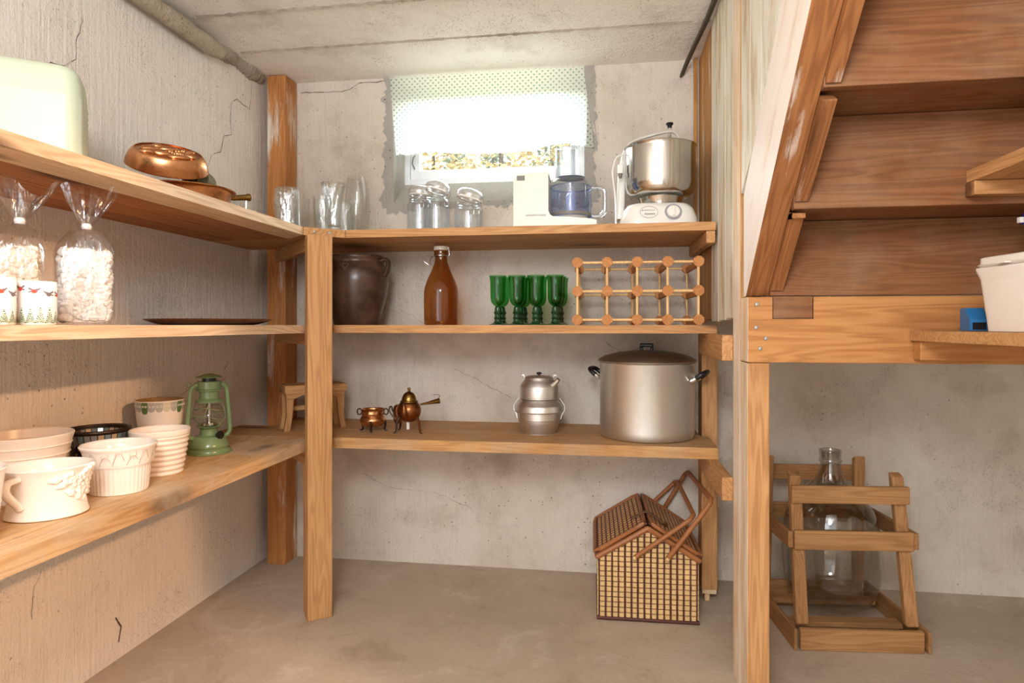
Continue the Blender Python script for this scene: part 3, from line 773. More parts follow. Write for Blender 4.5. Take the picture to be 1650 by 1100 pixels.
# ------------------------------------------------------------------ hurricane lantern
L = thing('hurricane_lantern', 'olive green hurricane lantern on the bottom left shelf', 'lantern', (-1.232, 1.815, ZB), .88); L.scale = (.94, .94, 1)
m = M(); m.lathe(spline([(0, 0), (.066, 0), (.068, .004), (.066, .012), (.060, .016), (.062, .020), (.061, .028), (.052, .046), (.046, .052), (.030, .055), (.028, .060), (.027, .075), (.036, .08), (.036, .084), (0, .085)], 3), 44); m.build('tank', OLV, L)
m = M(); m.lathe(spline([(.030, .083), (.042, .095), (.049, .11), (.048, .125), (.036, .145), (.026, .158), (.025, .165)], 5), 36); m.build('glass_globe', G_CLEAR, L)
m = M(); m.lathe([(0, .086), (.026, .086), (.022, .094), (.008, .096), (.008, .155), (0, .155)], 20); m.build('lamp_core', STEEL, L)
m = M(); m.lathe([(.0, .158), (.040, .158), (.042, .163), (.034, .168), (.030, .17), (.030, .192), (.040, .194), (.041, .198), (.036, .201), (.036, .222), (.034, .224), (.0, .224)], 36); m.build('chimney', OLV, L)
m = M()
for k in range(8):
    a = k * PI / 4; m.obox((.033 * cos(a), .033 * sin(a), .224), (.033 * cos(a), .033 * sin(a), .2365), .010, .003)
m.lathe([(.0, .235), (.040, .2355), (.041, .2375), (.026, .243), (.010, .2475), (0, .248)], 36); m.build('hood', OLV, L)
m = M(); m.lathe([(.022, .224), (.022, .236)], 20); m.build('vent_core', BLK, L)
for s in (-1, 1):
    m = M(); m.tube(spline([(.036 * s, 0, .214), (.046 * s, 0, .210), (.056 * s, 0, .196), (.060 * s, 0, .16), (.066 * s, 0, .09), (.067 * s, 0, .068), (.060 * s, 0, .052), (.046 * s, 0, .046)], 5), .0075, 12)
    m.build('side_tube', OLV, L)
    m = M(); m.tube([(.063 * s + .006 * cos(q), 0, .216 + .008 * sin(q)) for q in [i * PI / 8 for i in range(16)]], .0014, 6, closed=True); m.obox((.058 * s, 0, .195), (.062 * s, 0, .209), .003, .003); m.build('handle_ear', OLV, L)
m = M()
for z, r in ((.112, .052), (.138, .044)):
    m.tube([(r * cos(i * PI / 16), r * sin(i * PI / 16), z + .006 * sin(i * PI / 8)) for i in range(32)], .001, 5, closed=True)
for k in range(4):
    a = .5 + k * PI / 2; m.tube(spline([(.034 * cos(a), .034 * sin(a), .082), (.05 * cos(a + .2), .05 * sin(a + .2), .10), (.052 * cos(a + .5), .052 * sin(a + .5), .12), (.040 * cos(a + .8), .040 * sin(a + .8), .158)]), .001, 5)
m.build('wire_guard', OLV, L)
m = M(); q = Vector((0, 0, 1)).rotation_difference(Vector((.35, -.75, .55))).to_matrix(); m.lathe([(0, 0), (.011, 0), (.012, .006), (.011, .016), (0, .017)], 14, (.018, -.038, .052), rot=q, fn=lambda r, z, a: r * (1 + .06 * cos(7 * a))); m.build('filler_cap', BLK, L)

# ------------------------------------------------------------------ little stool
S = thing('step_stool', 'small pine stool on the bottom shelf behind the shelf post', 'stool', (-1.130, 2.315, ZB), .67)
m = M(); m.prism([(-.115, -.065), (.115, -.065), (.115, .065), (-.115, .065)], .142, .172); m.build('seat', W['pine_x'], S, bev=.004)
m = M()
m.prism([(-.108, .142), (.108, .142), (.104, .120), (.078, .122), (.05, .136), (-.05, .136), (-.078, .122), (-.104, .120)][::-1], -.060, -.048, 'y'); m.build('apron', W['pine_x'], S, bev=.002)
for sx_ in (-1, 1):
    for sy_ in (-1, 1):
        m = M(); x = .094 * sx_; dx = .012 * sx_
        m.prism([(x - .011 + dx, 0), (x + .011 + dx, 0), (x + .009 + dx * .2, .05), (x + .015, .142), (x - .015, .142), (x - .010 + dx * .2, .06)], sy_ * .045 - .011, sy_ * .045 + .011, 'y'); m.build('leg', W['pine_z'], S, bev=.003)
for sx_ in (0,):
    m = M(); m.box(-.088, .088, .032, .042, .066, .084); m.build('stretcher', W['pine_x'], S, bev=.002)

# ------------------------------------------------------------------ copper pieces
C = thing('copper_cauldron', 'small hammered copper cauldron on three legs', 'cauldron', (-.868, 2.272, ZB))
def hammer(am, f): return lambda r, z, a: r + am * sin(a * f + z * 400) * sin(z * 500 + a * 3)
m = M(); m.lathe(vessel(spline([(.02, .018), (.036, .022), (.046, .034), (.048, .045), (.042, .056), (.0395, .059), (.042, .066), (.0415, .077), (.044, .083)], 5), .002), 60, fn=hammer(.0005, 18)); m.build('pot_body', COP, C)
for s, a in ((1, .15), (-1, .15)):
    m = M(); d = Vector((cos(a), sin(a), 0)) * s; c = d * .050 + Vector((0, 0, .073))
    m.tube([c + d * .0085 * cos(q) + Vector((0, 0, .011 * sin(q))) for q in [i * PI / 9 for i in range(18)]], .0026, 7, closed=True); m.build('ring_handle', IRON, C)
for a in (-1.35, .25, 2.9):
    m = M(); d = Vector((cos(a), sin(a), 0))
    m.tube(spline([d * .044 + Vector((0, 0, .042)), d * .047 + Vector((0, 0, .025)), d * .044 + Vector((0, 0, .008)), d * .050 + Vector((0, 0, .002)), d * .057 + Vector((0, 0, .0025))]), [.005] * 6 + [.0035] * 10 + [.002] * 5, 8, flat=1.4); m.build('leg', IRON, C)
Tt = thing('copper_teapot', 'dark copper spouted teapot on three tall legs with a horn-shaped handle', 'teapot', (-.722, 2.26, ZB))
m = M(); m.lathe(spline([(0, .040), (.020, .042), (.036, .055), (.044, .075), (.044, .092), (.036, .108), (.031, .113), (.031, .116)], 5), 40); m.build('pot_body', COPD, Tt)
m = M(); m.lathe(spline([(.033, .114), (.033, .118), (.028, .120), (.026, .130), (.018, .145), (.006, .152), (.004, .155), (.0055, .157), (.0055, .166), (0, .167)], 4), 30); m.build('lid', BRASS, Tt)
m = M(); m.tube(spline([(.0, -.043, .070), (-.001, -.052, .078), (-.001, -.055, .092), (-.002, -.056, .104), (-.002, -.059, .112)]), [.0125 - .008 * i / 20 for i in range(21)], 12); m.sphere((-.002, -.0605, .1135), .0035, 8, mi=1); m.build('spout', [COPD, BLK], Tt)
m = M(); m.lathe([(.0035, 0), (.0045, .02), (.010, .072), (.0105, .074), (.0085, .074), (.003, .02)], 16, (.044, -.002, .105), rot=Vector((0, 0, 1)).rotation_difference(Vector((.97, .05, .20))).to_matrix()); m.build('horn_handle', BRASS, Tt)
m = M(); m.tube(spline([(.112, 0, .129), (.118, 0, .138), (.106, 0, .143), (.092, 0, .141)]), .0009, 5); m.build('wire_hook', IRON, Tt)
m = M()
m.lathe(spline([(.002, .030), (.012, .034), (.017, .055), (.017, .085), (.010, .10), (0, .102)]), 18, (-.047, .01, 0)); m.build('side_flask', COPD, Tt)
m = M(); m.tube(spline([(-.042, -.03, .052), (-.055, -.03, .066), (-.066, -.028, .082), (-.066, -.026, .096), (-.058, -.028, .098), (-.054, -.030, .086), (-.044, -.034, .072), (-.034, -.038, .062)]), .0030, 8); m.build('scroll_handle', IRON, Tt)
for p in ((-.040, -.026), (.046, -.022), (.028, .03), (-.045, .034)):
    m = M(); d = Vector((p[0], p[1], 0)); u = d.normalized()
    m.tube(spline([d * .75 + Vector((0, 0, .060)), d * .95 + Vector((0, 0, .046)), d * 1.0 + Vector((0, 0, .02)), d + u * .004 + Vector((0, 0, .006)), d + u * .012 + Vector((0, 0, .002))]), [.0036] * 12 + [.0026] * 9, 7, flat=1.3); m.build('leg', IRON if p[0] < 0 else COPD, Tt)
m = M(); m.lathe([(0, .012), (.006, .012), (.0065, .04), (0, .04)], 12, (-.004, 0, 0)); m.build('burner', WENA, Tt)

# ------------------------------------------------------------------ camping pot, kettle and stock pot
K = thing('lidded_pot', 'small aluminium camping pot with flanged lid under the kettle', 'pot', (-.243, 2.335, ZB))
m = M(); m.lathe(spline([(0, 0), (.060, 0), (.066, .004), (.076, .040)], 4) + [(.077, .050), (.079, .051), (.0815, .052), (.082, .078)], 56); m.build('pot_body', ALU, K)
m = M(); m.lathe([(.080, .0785), (.091, .0785), (.0925, .080), (.090, .082), (.088, .100), (.085, .104), (.079, .111), (.074, .118), (.070, .124), (.0, .125)], 56); m.build('lid', ALU, K)
for s in (-1, 1):
    m = M(); m.tube([(s * .076, -.0, .127), (s * .081, 0, .122), (s * .094, 0, .103), (s * .0955, 0, .092), (s * .0935, 0, .080), (s * .085, -.002, .068), (s * .081, -.004, .050)], .0014, 6); m.build('wire_clip', CHROME, K)
K2 = thing('kettle', 'small aluminium kettle standing on the lidded camping pot', 'kettle', (-.243, 2.335, ZB + .1258))
m = M(); m.lathe(spline([(0, 0), (.066, 0), (.071, .004), (.0715, .012)], 4) + [(.0715, .044), (.0705, .047), (.060, .064), (.053, .072), (.052, .076)], 56); m.build('kettle_body', ALU, K2)
m = M(); m.lathe([(.054, .0755), (.0555, .077), (.054, .080), (.040, .085), (.0, .088)], 44); m.build('lid', ALU, K2)
m = M(); m.lathe([(.004, .086), (.005, .090), (.010, .092), (.0105, .096), (.006, .0985), (0, .099)], 12); m.build('knob', BLK, K2)
m = M(); m.tube([(.050, -.028, .048), (.060, -.034, .058), (.068, -.038, .066), (.076, -.042, .076)], [.013, .011, .009, .008], 10); m.build('spout', ALU, K2)
for s in (-1, 1):
    m = M(); m.obox((s * .050, 0, .07), (s * .058, 0, .090), .010, .002); m.obox((s * .058, 0, .089), (s * .064, 0, .086), .012, .003); m.build('handle_lug', ALU, K2)
SP = thing('stock_pot', 'large aluminium stock pot with domed lid at the right end of the bottom shelf', 'stock pot', (.150, 2.325, ZB), -.36)
m = M(); m.lathe(vessel([(.158, 0), (.164, .003), (.167, .012), (.168, .03), (.168, .262), (.170, .266)], .003), 96); m.build('pot_body', ALU, SP)
m = M(); m.lathe([(.170, .268), (.1745, .268), (.1755, .272), (.170, .278), (.15, .290), (.10, .302), (.05, .307), (0, .308)], 96); m.build('lid', metal('dull_aluminium_lid', srgb(176, 166, 150), .4, sc=(5, 5, 5)), SP)
m = M(); m.box(-.024, .024, -.009, .009, .320, .334); m.box(-.024, -.014, -.008, .008, .304, .321); m.box(.014, .024, -.008, .008, .304, .321); m.build('lid_knob', BLK, SP, bev=.004)
for s in (-1, 1):
    h = bpy.data.objects.new('handle', None); COL.objects.link(h); h.parent = SP
    for y in (-.035, .035):
        bm_ = M(); bm_.tube([(s * .166, y, .205), (s * .178, y, .210), (s * .186, y, .217)], .007, 8); bm_.build('bracket', STEEL, h)
    m = M(); m.tube(spline([(s * .184, -.035, .215), (s * .200, -.034, .228), (s * .211, -.022, .236), (s * .212, 0, .237), (s * .211, .022, .236), (s * .200, .034, .228), (s * .184, .035, .215)]), .0085, 10); m.build('grip', BLK, h)

# ------------------------------------------------------------------ wicker picnic basket
BK = thing('picnic_basket', 'house-shaped wicker picnic basket on the floor beneath the shelves', 'basket', (.143, 2.158, .0005), .02)
hw, dp, ez, pz = .166, .372, .222, .318
def gz(x): return ez + (pz - ez) * (1 - abs(x) / hw)
m = M(); m.prism([(-hw + .004, .006), (hw - .004, .006), (hw, ez), (0, pz), (-hw, ez)], .004, dp - .004, 'y'); m.build('basket_core', WKD, BK)
def tiles(u0, u1, n, vfun, rows, put, mi=0):
    m = M(); rr = random.Random(5)
    du = (u1 - u0) / n
    for i in range(n):
        ua = u0 + i * du + .0018 + rr.uniform(-.0006, .0008); ub = u0 + (i + 1) * du - .0020 + rr.uniform(-.0008, .0006)
        for z0, z1 in rows:
            top = vfun((ua + ub) / 2)
            if z0 > top - .004: continue
            put(m, ua, ub, z0 + .0012, min(z1, top) - .0012)
    return m
rows = [(.010 + i * .0172, .010 + (i + 1) * .0172) for i in range(18)]
def pf(y, sg):
    def f(m, a, b, z0, z1):
        q = .0035; mm = (a + b) / 2
        vs = [(a, y + sg * .0005, z0), (b, y + sg * .0005, z0), (b, y + sg * .0005, z1), (a, y + sg * .0005, z1), (a + .002, y - sg * q, z0 + .001), (b - .002, y - sg * q, z0 + .001), (b - .002, y - sg * q, z1 - .001), (a + .002, y - sg * q, z1 - .001)]
        F = [(0, 1, 5, 4), (1, 2, 6, 5), (2, 3, 7, 6), (3, 0, 4, 7), (4, 5, 6, 7)]
        m.add(vs, F if sg > 0 else [x[::-1] for x in F])
    return f
tiles(-hw + .004, hw - .004, 15, gz, rows, pf(.004, 1)).build('front_weave', WKL, BK)
def ps(x, sg):
    def f(m, a, b, z0, z1):
        m.box(min(x, x + sg * .0035), max(x, x + sg * .0035), a, b, z0, z1)
    return f
for sg in (-1, 1):
    tiles(.006, dp - .006, 16, lambda u: ez - .004, rows, ps(sg * (hw - .0015), sg)).build('side_weave', WKL, BK)
m = M()
for i in range(1, 15):
    x = -hw + .004 + i * (2 * hw - .008) / 15
    m.tube([(x + .0012 * sin(k * 2.1 + i), -.0005 + .0025 * (k % 2), .008 + (gz(x) - .012) * k / 12) for k in range(13)], .0017, 5)
m.build('stakes', WKD, BK)
m = M(); m.tube([(-hw, 0, .006), (hw, 0, .006), (hw, dp, .006), (-hw, dp, .006)], .006, 8, closed=True); m.build('foot_rim', WKD, BK)
# wrapped band round the top
m = M()
for y in (-.002, dp + .002):
    pts = []
    for a, b in (((-hw - .004, ez - .003), (0, pz + .004)), ((0, pz + .004), (hw + .004, ez - .003))):
        n = 34
        for i in range(n): pts.append((a[0] + (b[0] - a[0]) * i / n, y, a[1] + (b[1] - a[1]) * i / n - .006))
    pts.append((hw + .004, y, ez - .009))
    m.tube(pts, [.0088 + .0012 * (i % 2) for i in range(len(pts))], 8)
for s in (-1, 1):
    m.tube([(s * (hw + .003), dp * i / 60, ez - .009) for i in range(61)], [.008 + .0012 * (i % 2) for i in range(61)], 8)
m.build('wrapped_rim', WKM, BK)
# roof flaps
for s in (-1, 1):
    fl = bpy.data.objects.new('lid_flap', None); COL.objects.link(fl); fl.parent = BK
    e1 = Vector((s * hw, 0, ez - pz)); Ln = e1.length; e1.normalize(); up_ = Vector((0, 0, 1)); nn = (up_ - e1 * e1.z).normalized()
    lift = .012
    def fp(u, y, h): return Vector((s * .0015, 0, pz + lift * (1 - u * .75))) + e1 * (u * (Ln + .006)) + Vector((0, y, 0)) + nn * h
    m = M()
    vs = [fp(u, y, h) for h in (0, .006) for y in (.0, dp - .0) for u in (.0, 1.0)]
    m.add(vs, [(0, 2, 3, 1), (4, 5, 7, 6), (0, 1, 5, 4), (2, 6, 7, 3), (0, 4, 6, 2), (1, 3, 7, 5)]); m.build('flap_panel', WKD, fl)
    m = M(); c4 = [fp(.035, .004, .006), fp(1.0, .004, .006), fp(1.0, dp - .004, .006), fp(.035, dp - .004, .006)]
    rim = []
    for i in range(4):
        a, b = c4[i], c4[(i + 1) % 4]
        for k in range(12): rim.append(a.lerp(b, k / 12 * .94 + .03))
    m.tube(rim, .0075, 8, closed=True, flat=1.0); m.build('flap_frame', WKM, fl)
    m = M(); nu, nv = 10, 14
    for i in range(nu):
        for j in range(nv):
            ua, ub = .08 + .86 * (i + .15) / nu, .08 + .86 * (i + .85) / nu
            ya, yb = .016 + (dp - .032) * (j + .15) / nv, .016 + (dp - .032) * (j + .80) / nv
            vs = [fp(ua, ya, .0062), fp(ub, ya, .0062), fp(ub, yb, .0062), fp(ua, yb, .0062), fp(ua + .005, ya + .002, .0070), fp(ub - .005, ya + .002, .0070), fp(ub - .005, yb - .002, .0070), fp(ua + .005, yb - .002, .0070)]
            F = [(0, 1, 5, 4), (1, 2, 6, 5), (2, 3, 7, 6), (3, 0, 4, 7), (4, 5, 6, 7)]
            m.add(vs, F)
    m.build('flap_weave', plain('brown_flap_weave', srgb(208, 160, 104), .5, nz=.2), fl)
m = M()
pts = [(-.05, .09, pz + lift - .008), (-.02, .09, pz + lift + .008), (.0, .09, pz + lift + .017), (.02, .09, pz + lift + .008), (.055, .09, pz + lift - .014)]
for a, b in zip(pts, pts[1:]): m.obox(a, b, .018, .003, (0, 0, 1))
m.build('strap', LEA, BK)
m = M(); m.box(.05, .075, .078, .102, pz - .018, pz - .008); m.sphere((-.04, .088, pz + lift + .006), .004, 8); m.build('clasp', BRASS, BK)
# two swing handles folded to the right
HB = [((-.045, -.012, .219), (.150, -.018, .366), (.143, dp - .01, .394), (-.03, dp + .008, .219)), ((.063, -.018, .222), (.207, -.022, .423), (.180, dp - .02, .433), (.063, dp + .010, .222))]
for q, (a, b, c, d) in enumerate(HB):
    pts = []
    A4 = [Vector(x) for x in (a, b, c, d)]
    for k in range(3):
        p, r = A4[k], A4[k + 1]
        n = 30
        for i in range(n):
            f = .0 + (i / n) * (.96 if k == 0 else .92) + (.0 if k == 0 else .05)
            pts.append(p.lerp(r, f))
    pts.append(A4[3])
    m = M(); m.tube(pts, [.0080 + (.0012 * (i % 2) if q == 1 else .0) for i in range(len(pts))], 9); m.build('handle', WKM, BK)
    m = M(); m.sphere((a[0], a[1] - .004, a[2]), .0075, 10); m.sphere((d[0], d[1] + .002, d[2]), .0075, 10); m.build('pivot', WKL, BK)

# ------------------------------------------------------------------ carboy in its crate
CR = thing('carboy_crate', 'slatted pine crate on the floor holding the glass carboy', 'crate', (.778, 2.058, .0), .088)
cw = .182; dpt = .385
def yf(z): return .015 + .085 * z / .52          # front uprights lean back
def yb_(z): return dpt - .02 - .02 * z / .52
m = M(); m.box(-cw - .002, cw + .002, -.004, .014, .0005, .066); m.build('front_rail', W['crate_x'], CR, bev=.003)
m = M(); m.box(-cw, cw, dpt - .012, dpt + .006, .0005, .066); m.build('back_rail', W['crate_x'], CR, bev=.003)
for s in (-1, 1):
    m = M(); x = s * (cw + .012); m.box(min(x, x - s * .0205 + s * .03), max(x, x - s * .0205 + s * .03), -.006, dpt + .01, .0005, .068); m.build('side_rail', W['crate_y'], CR, bev=.003)
for s in (-1, 1):
    for lab, yy in (('f', yf), ('b', yb_)):
        z0, z1 = (.0665, .525) if lab == 'f' else (.0665, .53)
        x0 = s * (cw - .018)
        m = M(); a = Vector((x0 + s * .002, yy(z0) + .012, z0)); b = Vector((x0 - s * .004, yy(z1) + .012, z1))
        pr_ = [(-.019, -.013), (.019, -.013), (.019, .013), (-.019, .013)]
        vs = [a + Vector((p, q, 0)) for p, q in pr_] + [b + Vector((p, q, -.012 if (q < 0) == (lab == 'f') else 0)) for p, q in pr_]
        m.add(vs, [(3, 2, 1, 0), (4, 5, 6, 7), (0, 1, 5, 4), (1, 2, 6, 5), (2, 3, 7, 6), (3, 0, 4, 7)])
        m.build('upright', W['crate_z'], CR, bev=.005)
for z0, z1, nm in ((.432, .488, 'front_rail'), (.292, .352, 'front_rail')):
    y = yf(z0); m = M(); m.obox((-cw + .0, y - .008, (z0 + z1) / 2), (cw - .0, y - .008, (z0 + z1) / 2), .014, z1 - z0); m.build(nm, W['crate_x'], CR, bev=.003)
for z0, z1 in ((.435, .49), (.295, .35)):
    y = yb_(z0) + .033; m = M(); m.obox((-cw, y, (z0 + z1) / 2), (cw, y, (z0 + z1) / 2), .014, z1 - z0); m.build('back_rail', W['crate_x'], CR, bev=.003)
for s in (-1, 1):
    m = M(); x = s * (cw + .010); m.obox((x, yf(.32) - .014, .322), (x, dpt + .01, .322), .016, .052); m.build('side_rail', W['crate_y'], CR, bev=.003)
for y in (.10, .27):
    m = M(); m.box(-cw + .005, cw - .005, y, y + .045, .026, .042); m.build('floor_slat', W['crate_x'], CR, bev=.002)
DJ = thing('carboy', 'large round clear glass carboy sitting in the pine crate', 'carboy', (.764, 2.288, .0425), 0)
R_ = .163
pr = [(.0, .012), (.06, .004), (.10, .012), (.13, .035), (.150, .075), (.1585, .12), (.162, .19), (.160, .24), (.150, .30), (.13, .345), (.10, .378), (.07, .402), (.052, .422), (.040, .448), (.033, .475), (.031, .49)]
m = M(); m.lathe(spline([(r * (.955 if z < .4 else 1), z) for r, z in pr], 4), 64); m.build('glass_body', G_CARBOY, DJ)
m = M(); m.lathe(spline([(.0305, .489), (.036, .492), (.036, .497), (.033, .499), (.0345, .522), (.036, .528), (.034, .531), (.029, .53), (.028, .50)], 3), 40); m.build('neck_ring', G_CARBOY, DJ)

# ------------------------------------------------------------------ middle shelf
ZM = 1.0003
# candle glasses with bullfinches and fir trees
def finch(m, a0, z0, s, r, flip=1, red=True):
    def pt(u, w): a = a0 + flip * u * s / r; return (r * cos(a), r * sin(a), z0 + w * s)
    m.add([pt(.5 * cos(q), .38 * sin(q)) for q in [i * PI / 6 for i in range(12)]], [tuple(range(12))], 0 if red else 1)
    m.add([pt(.42 + .25 * cos(q), .28 + .22 * sin(q)) for q in [i * PI / 5 for i in range(10)]], [tuple(range(10))], 1)
    m.add([pt(-.4, .1), pt(-.1, .3), pt(-.9, .75), pt(-1.0, .4)], [(0, 1, 2, 3)], 1)
    m.add([pt(.3, .2), pt(.6, .1), pt(1.05, .55), pt(.9, .7)], [(0, 1, 2, 3)], 1)
    m.add([pt(-.45, -.1), pt(-.4, .1), pt(-1.0, -.1), pt(-.95, -.25)], [(0, 1, 2, 3)], 2)
def fir(m, a0, z0, h, w, r):
    rr = random.Random(int(a0 * 1000)); n = 8
    for i in range(n):
        f = i / n; ww = w * (1 - f * .9); k = max(1, int(6 * (1 - f)))
        for j in range(k):
            c = (j + .5) / k * 2 - 1; a = a0 + c * ww / r; z = z0 + h * f - .002 * abs(c)
            da = ww / k * 1.05 / r; dz = h / n * .62
            m.add([(r * cos(a - da), r * sin(a - da), z), (r * cos(a), r * sin(a), z - dz * .4), (r * cos(a + da), r * sin(a + da), z + dz * .1), (r * cos(a), r * sin(a), z + dz)], [(0, 1, 2, 3)], 3 if rr.random() < .65 else 4)
def candle(loc, label, seed, h):
    c = thing('candle_glass', label, 'candle holder', loc, 0, 'frosted candle glasses with printed birds'); c.scale = (.93, .93, 1)
    m = M(); m.lathe(vessel([(.030, 0), (.0325, .003), (.0335, .02), (.0335, h)], .003), 40); m.build('glass_body', RIM, c)
    m = M(); rr = random.Random(seed)
    r = .0339
    for k in range(9):
        a = -2.35 + k * .48 + seed * .1; fir(m, a, .006, rr.uniform(.020, .033), .0085, r)
    for k in range(6):
        finch(m, -2.0 + k * .72 + seed * .13 + rr.uniform(-.08, .08), rr.uniform(.040, .066), .0100, r + .0003, 1 if k % 2 else -1, red=(k % 3 != 2))
    m.build('printed_birds', [PRD, PGY, INK, PGN, PG2], c)
candle((-1.055, 1.036, ZM), 'frosted candle glass with red bullfinches and fir trees, the whole one', 3, .080)
candle((-1.068, .965, ZM), 'frosted candle glass with birds, cut by the left photo edge', 6, .083)
# cellophane bags of white lumps
def bag(loc, label, hb, w, d, neck, top, lean, mat, rz, seed):
    b = thing('cellophane_bag', label, 'bag', loc, rz, 'cellophane bags of white lumps')
    rr = random.Random(seed)
    def ring(hx, hy, r, z, cx=0, cy=0, jit=0):
        return ([(x * (1 + rr.uniform(-jit, jit)) + cx, y * (1 + rr.uniform(-jit, jit)) + cy) for x, y in rbox(hx, hy, r, 5)], z)
    m = M(); sh = hb
    R = [ring(w * .94, d * .94, d * .5, 0.0005), ring(w * 1.0, d, d * .5, .02, jit=.012), ring(w * .98, d * .98, d * .5, sh * .5, jit=.015), ring(w * .99, d * .98, d * .5, sh * .84, jit=.012), ring(w * .88, d * .86, d * .6, sh * .94, jit=.02),
         ring(w * .55, d * .55, d * .5, sh + .014, lean * .5, 0, .05), ring(.013, .012, .008, neck - .010, lean * .9, 0, .08), ring(.0075, .0075, .005, neck, lean, 0, .08)]
    loft(m, R); m.build('bag_body', G_BAG, b)
    # gathered frill above the tie
    m = M(); n = 48
    def fr_(u, v):
        a = u * 2 * PI; z = neck + (top - neck) * v
        fold = 1 + (.45 * sin(a * 5 + seed) + .25 * sin(a * 11 + 2)) * min(1, v * 1.5)
        rx = (.007 + .040 * v ** .8 * (1.15 if cos(a) > 0 else .85)) * (.75 + .25 * fold); ry = (.007 + .017 * v ** .8) * fold
        tip = .020 * v * v * sin(a * 3 + seed) 
        return (lean + lean * .3 * v + rx * cos(a), ry * sin(a), z + tip)
    m.grid(fr_, n, 10); m.build('gathered_top', G_BAG, b)
    m = M(); m.lathe([(.0088, neck - .006), (.0095, neck), (.0088, neck + .006)], 12, (lean, 0, 0)); m.build('tie', RIM, b)
    # lumpy filling
    m = M()
    hx, hy = w * .80, d * .78; cols = 4
    for k in range(700):
        f = rr.random(); side = rr.random()
        z = .012 + (sh * .80 - .012) * rr.random()
        a = rr.random() * 2 * PI
        ring_ = rbox(hx, hy, d * .45, 12); u_ = rr.random() * 52; i_ = int(u_) % 52; p = Vector(ring_[i_]).lerp(Vector(ring_[(i_ + 1) % 52]), u_ % 1)
        if side < .5:
            p = Vector((rr.uniform(-hx, hx) * .9, (-1 if side < .3 else 1) * hy))
        m.sphere((p[0] * rr.uniform(.92, 1.0), p[1] * rr.uniform(.92, 1.0), z), rr.uniform(.005, .009), 7, sz=rr.uniform(.7, 1.2), sx=rr.uniform(.8, 1.3))
    for k in range(60):
        m.sphere((rr.uniform(-hx, hx) * .95, rr.uniform(-hy, hy) * .9, sh * .82 + rr.uniform(-.006, .004)), rr.uniform(.007, .011), 7)
    loft(m, [(rbox(hx * .93, hy * .92, d * .4, 5), .006), (rbox(hx * .93, hy * .92, d * .4, 5), sh * .8)], cap1=True)
    o = m.build('white_lumps', mat, b); o['kind'] = 'stuff'
    return b
bag((-1.108, 1.205, ZM), 'cellophane bag of bright white lumps, tied with a flared top', .186, .0545, .038, .212, .282, .002, CRY, .72, 3)
bag((-1.150, 1.075, ZM), 'cellophane bag of cream lumps behind the bird-printed candle glasses', .176, .052, .038, .205, .272, .012, CRY2, .80, 8)
# copper tray
Ty = thing('copper_tray', 'flat dark copper tray with raised edge on the middle left shelf', 'tray', (-1.235, 1.825, ZM)); Ty.scale = (.95, .95, 1)
m = M(); m.lathe([(0, .0), (.135, 0), (.140, .001), (.165, .006), (.190, .0145), (.1925, .0165), (.190, .0175), (.165, .0085), (.138, .003), (0, .003)], 72); m.build('tray_dish', COPD, Ty)
m = M(); m.tube([(.1915 * cos(i * PI / 60), .1915 * sin(i * PI / 60), .0168 + .0008 * (i % 2)) for i in range(120)], .0016, 5, closed=True); m.build('rope_edge', COPD, Ty)
# crock
Ck = thing('stoneware_crock', 'dark brown glazed stoneware crock with ear handles behind the post', 'crock', (-.958, 2.335, ZM))
m = M(); m.lathe(vessel(spline([(.082, 0), (.086, .004), (.098, .05), (.113, .10), (.122, .15), (.1235, .18), (.118, .21), (.107, .235), (.103, .242), (.104, .250), (.108, .258), (.107, .264)], 5), .008), 64); m.build('crock_body', STONE, Ck)
for s in (1, -1):
    m = M(); m.tube(spline([(s * .105, -.0, .246), (s * .122, 0, .252), (s * .134, 0, .242), (s * .134, 0, .222), (s * .127, 0, .200), (s * .120, 0, .188)]), .0085, 10, flat=1.4); o = m.build('ear_handle', STONE, Ck); o.rotation_euler = (0, 0, -.10)
m = M()
cx = lambda u, w: ((.1135 - (w - .226) * .5 + .0008) * sin(u), -(.1135 - (w - .226) * .5 + .0008) * cos(u), w)
m.tube([cx(.02 + .10 * sin(q) ** 3, .222 + .011 * cos(q) - .004 * cos(2 * q)) for q in [i * 2 * PI / 24 for i in range(24)]], .0011, 5, closed=True)
for q in (-.08, -.03, .03, .09): m.tube([cx(.02 + q + .02 * cos(t_), .243 + .004 * sin(t_)) for t_ in [i * PI / 5 for i in range(10)]], .0008, 4, closed=True)
m.build('stamped_mark', plain('scratched_glaze', srgb(120, 102, 88), .6), Ck)
# brown swing-top bottle
Bt = thing('swing_top_bottle', 'large amber glass bottle with white swing stopper', 'bottle', (-.618, 2.33, ZM))
m = M(); m.lathe(spline([(0, .004), (.056, .0), (.062, .004), (.0645, .015), (.065, .06), (.065, .118), (.063, .138), (.055, .165), (.043, .192), (.033, .215), (.026, .235), (.0235, .248), (.0235, .262), (.0265, .266), (.0265, .284)], 4), 56); m.build('bottle_glass', G_AMBER, Bt)
if 0: m = M(); m.lathe(spline([(0, .007), (.060, .006), (.062, .02), (.062, .118), (.060, .138), (.052, .165), (.040, .192), (.030, .215), (.023, .235), (.0205, .25), (.0205, .284)], 4), 40); m.build('bottle_inner', glass('amber_inner_wall', (.62, .30, .10, 1), ior=1.2), Bt)
m = M(); m.lathe(spline([(.026, .284), (.027, .287), (.027, .296), (.024, .299), (0, .300)], 3), 28); m.box(.020, .031, -.006, .006, .290, .297); m.build('stopper', WENA, Bt)
m = M(); m.tube([(.0278 * cos(i * PI / 12), .0278 * sin(i * PI / 12), .263) for i in range(24)], .0016, 6, closed=True)
m.tube(spline([(.029, 0, .263), (.033, 0, .268), (.031, 0, .285), (.026, 0, .296)]), .0014, 6)
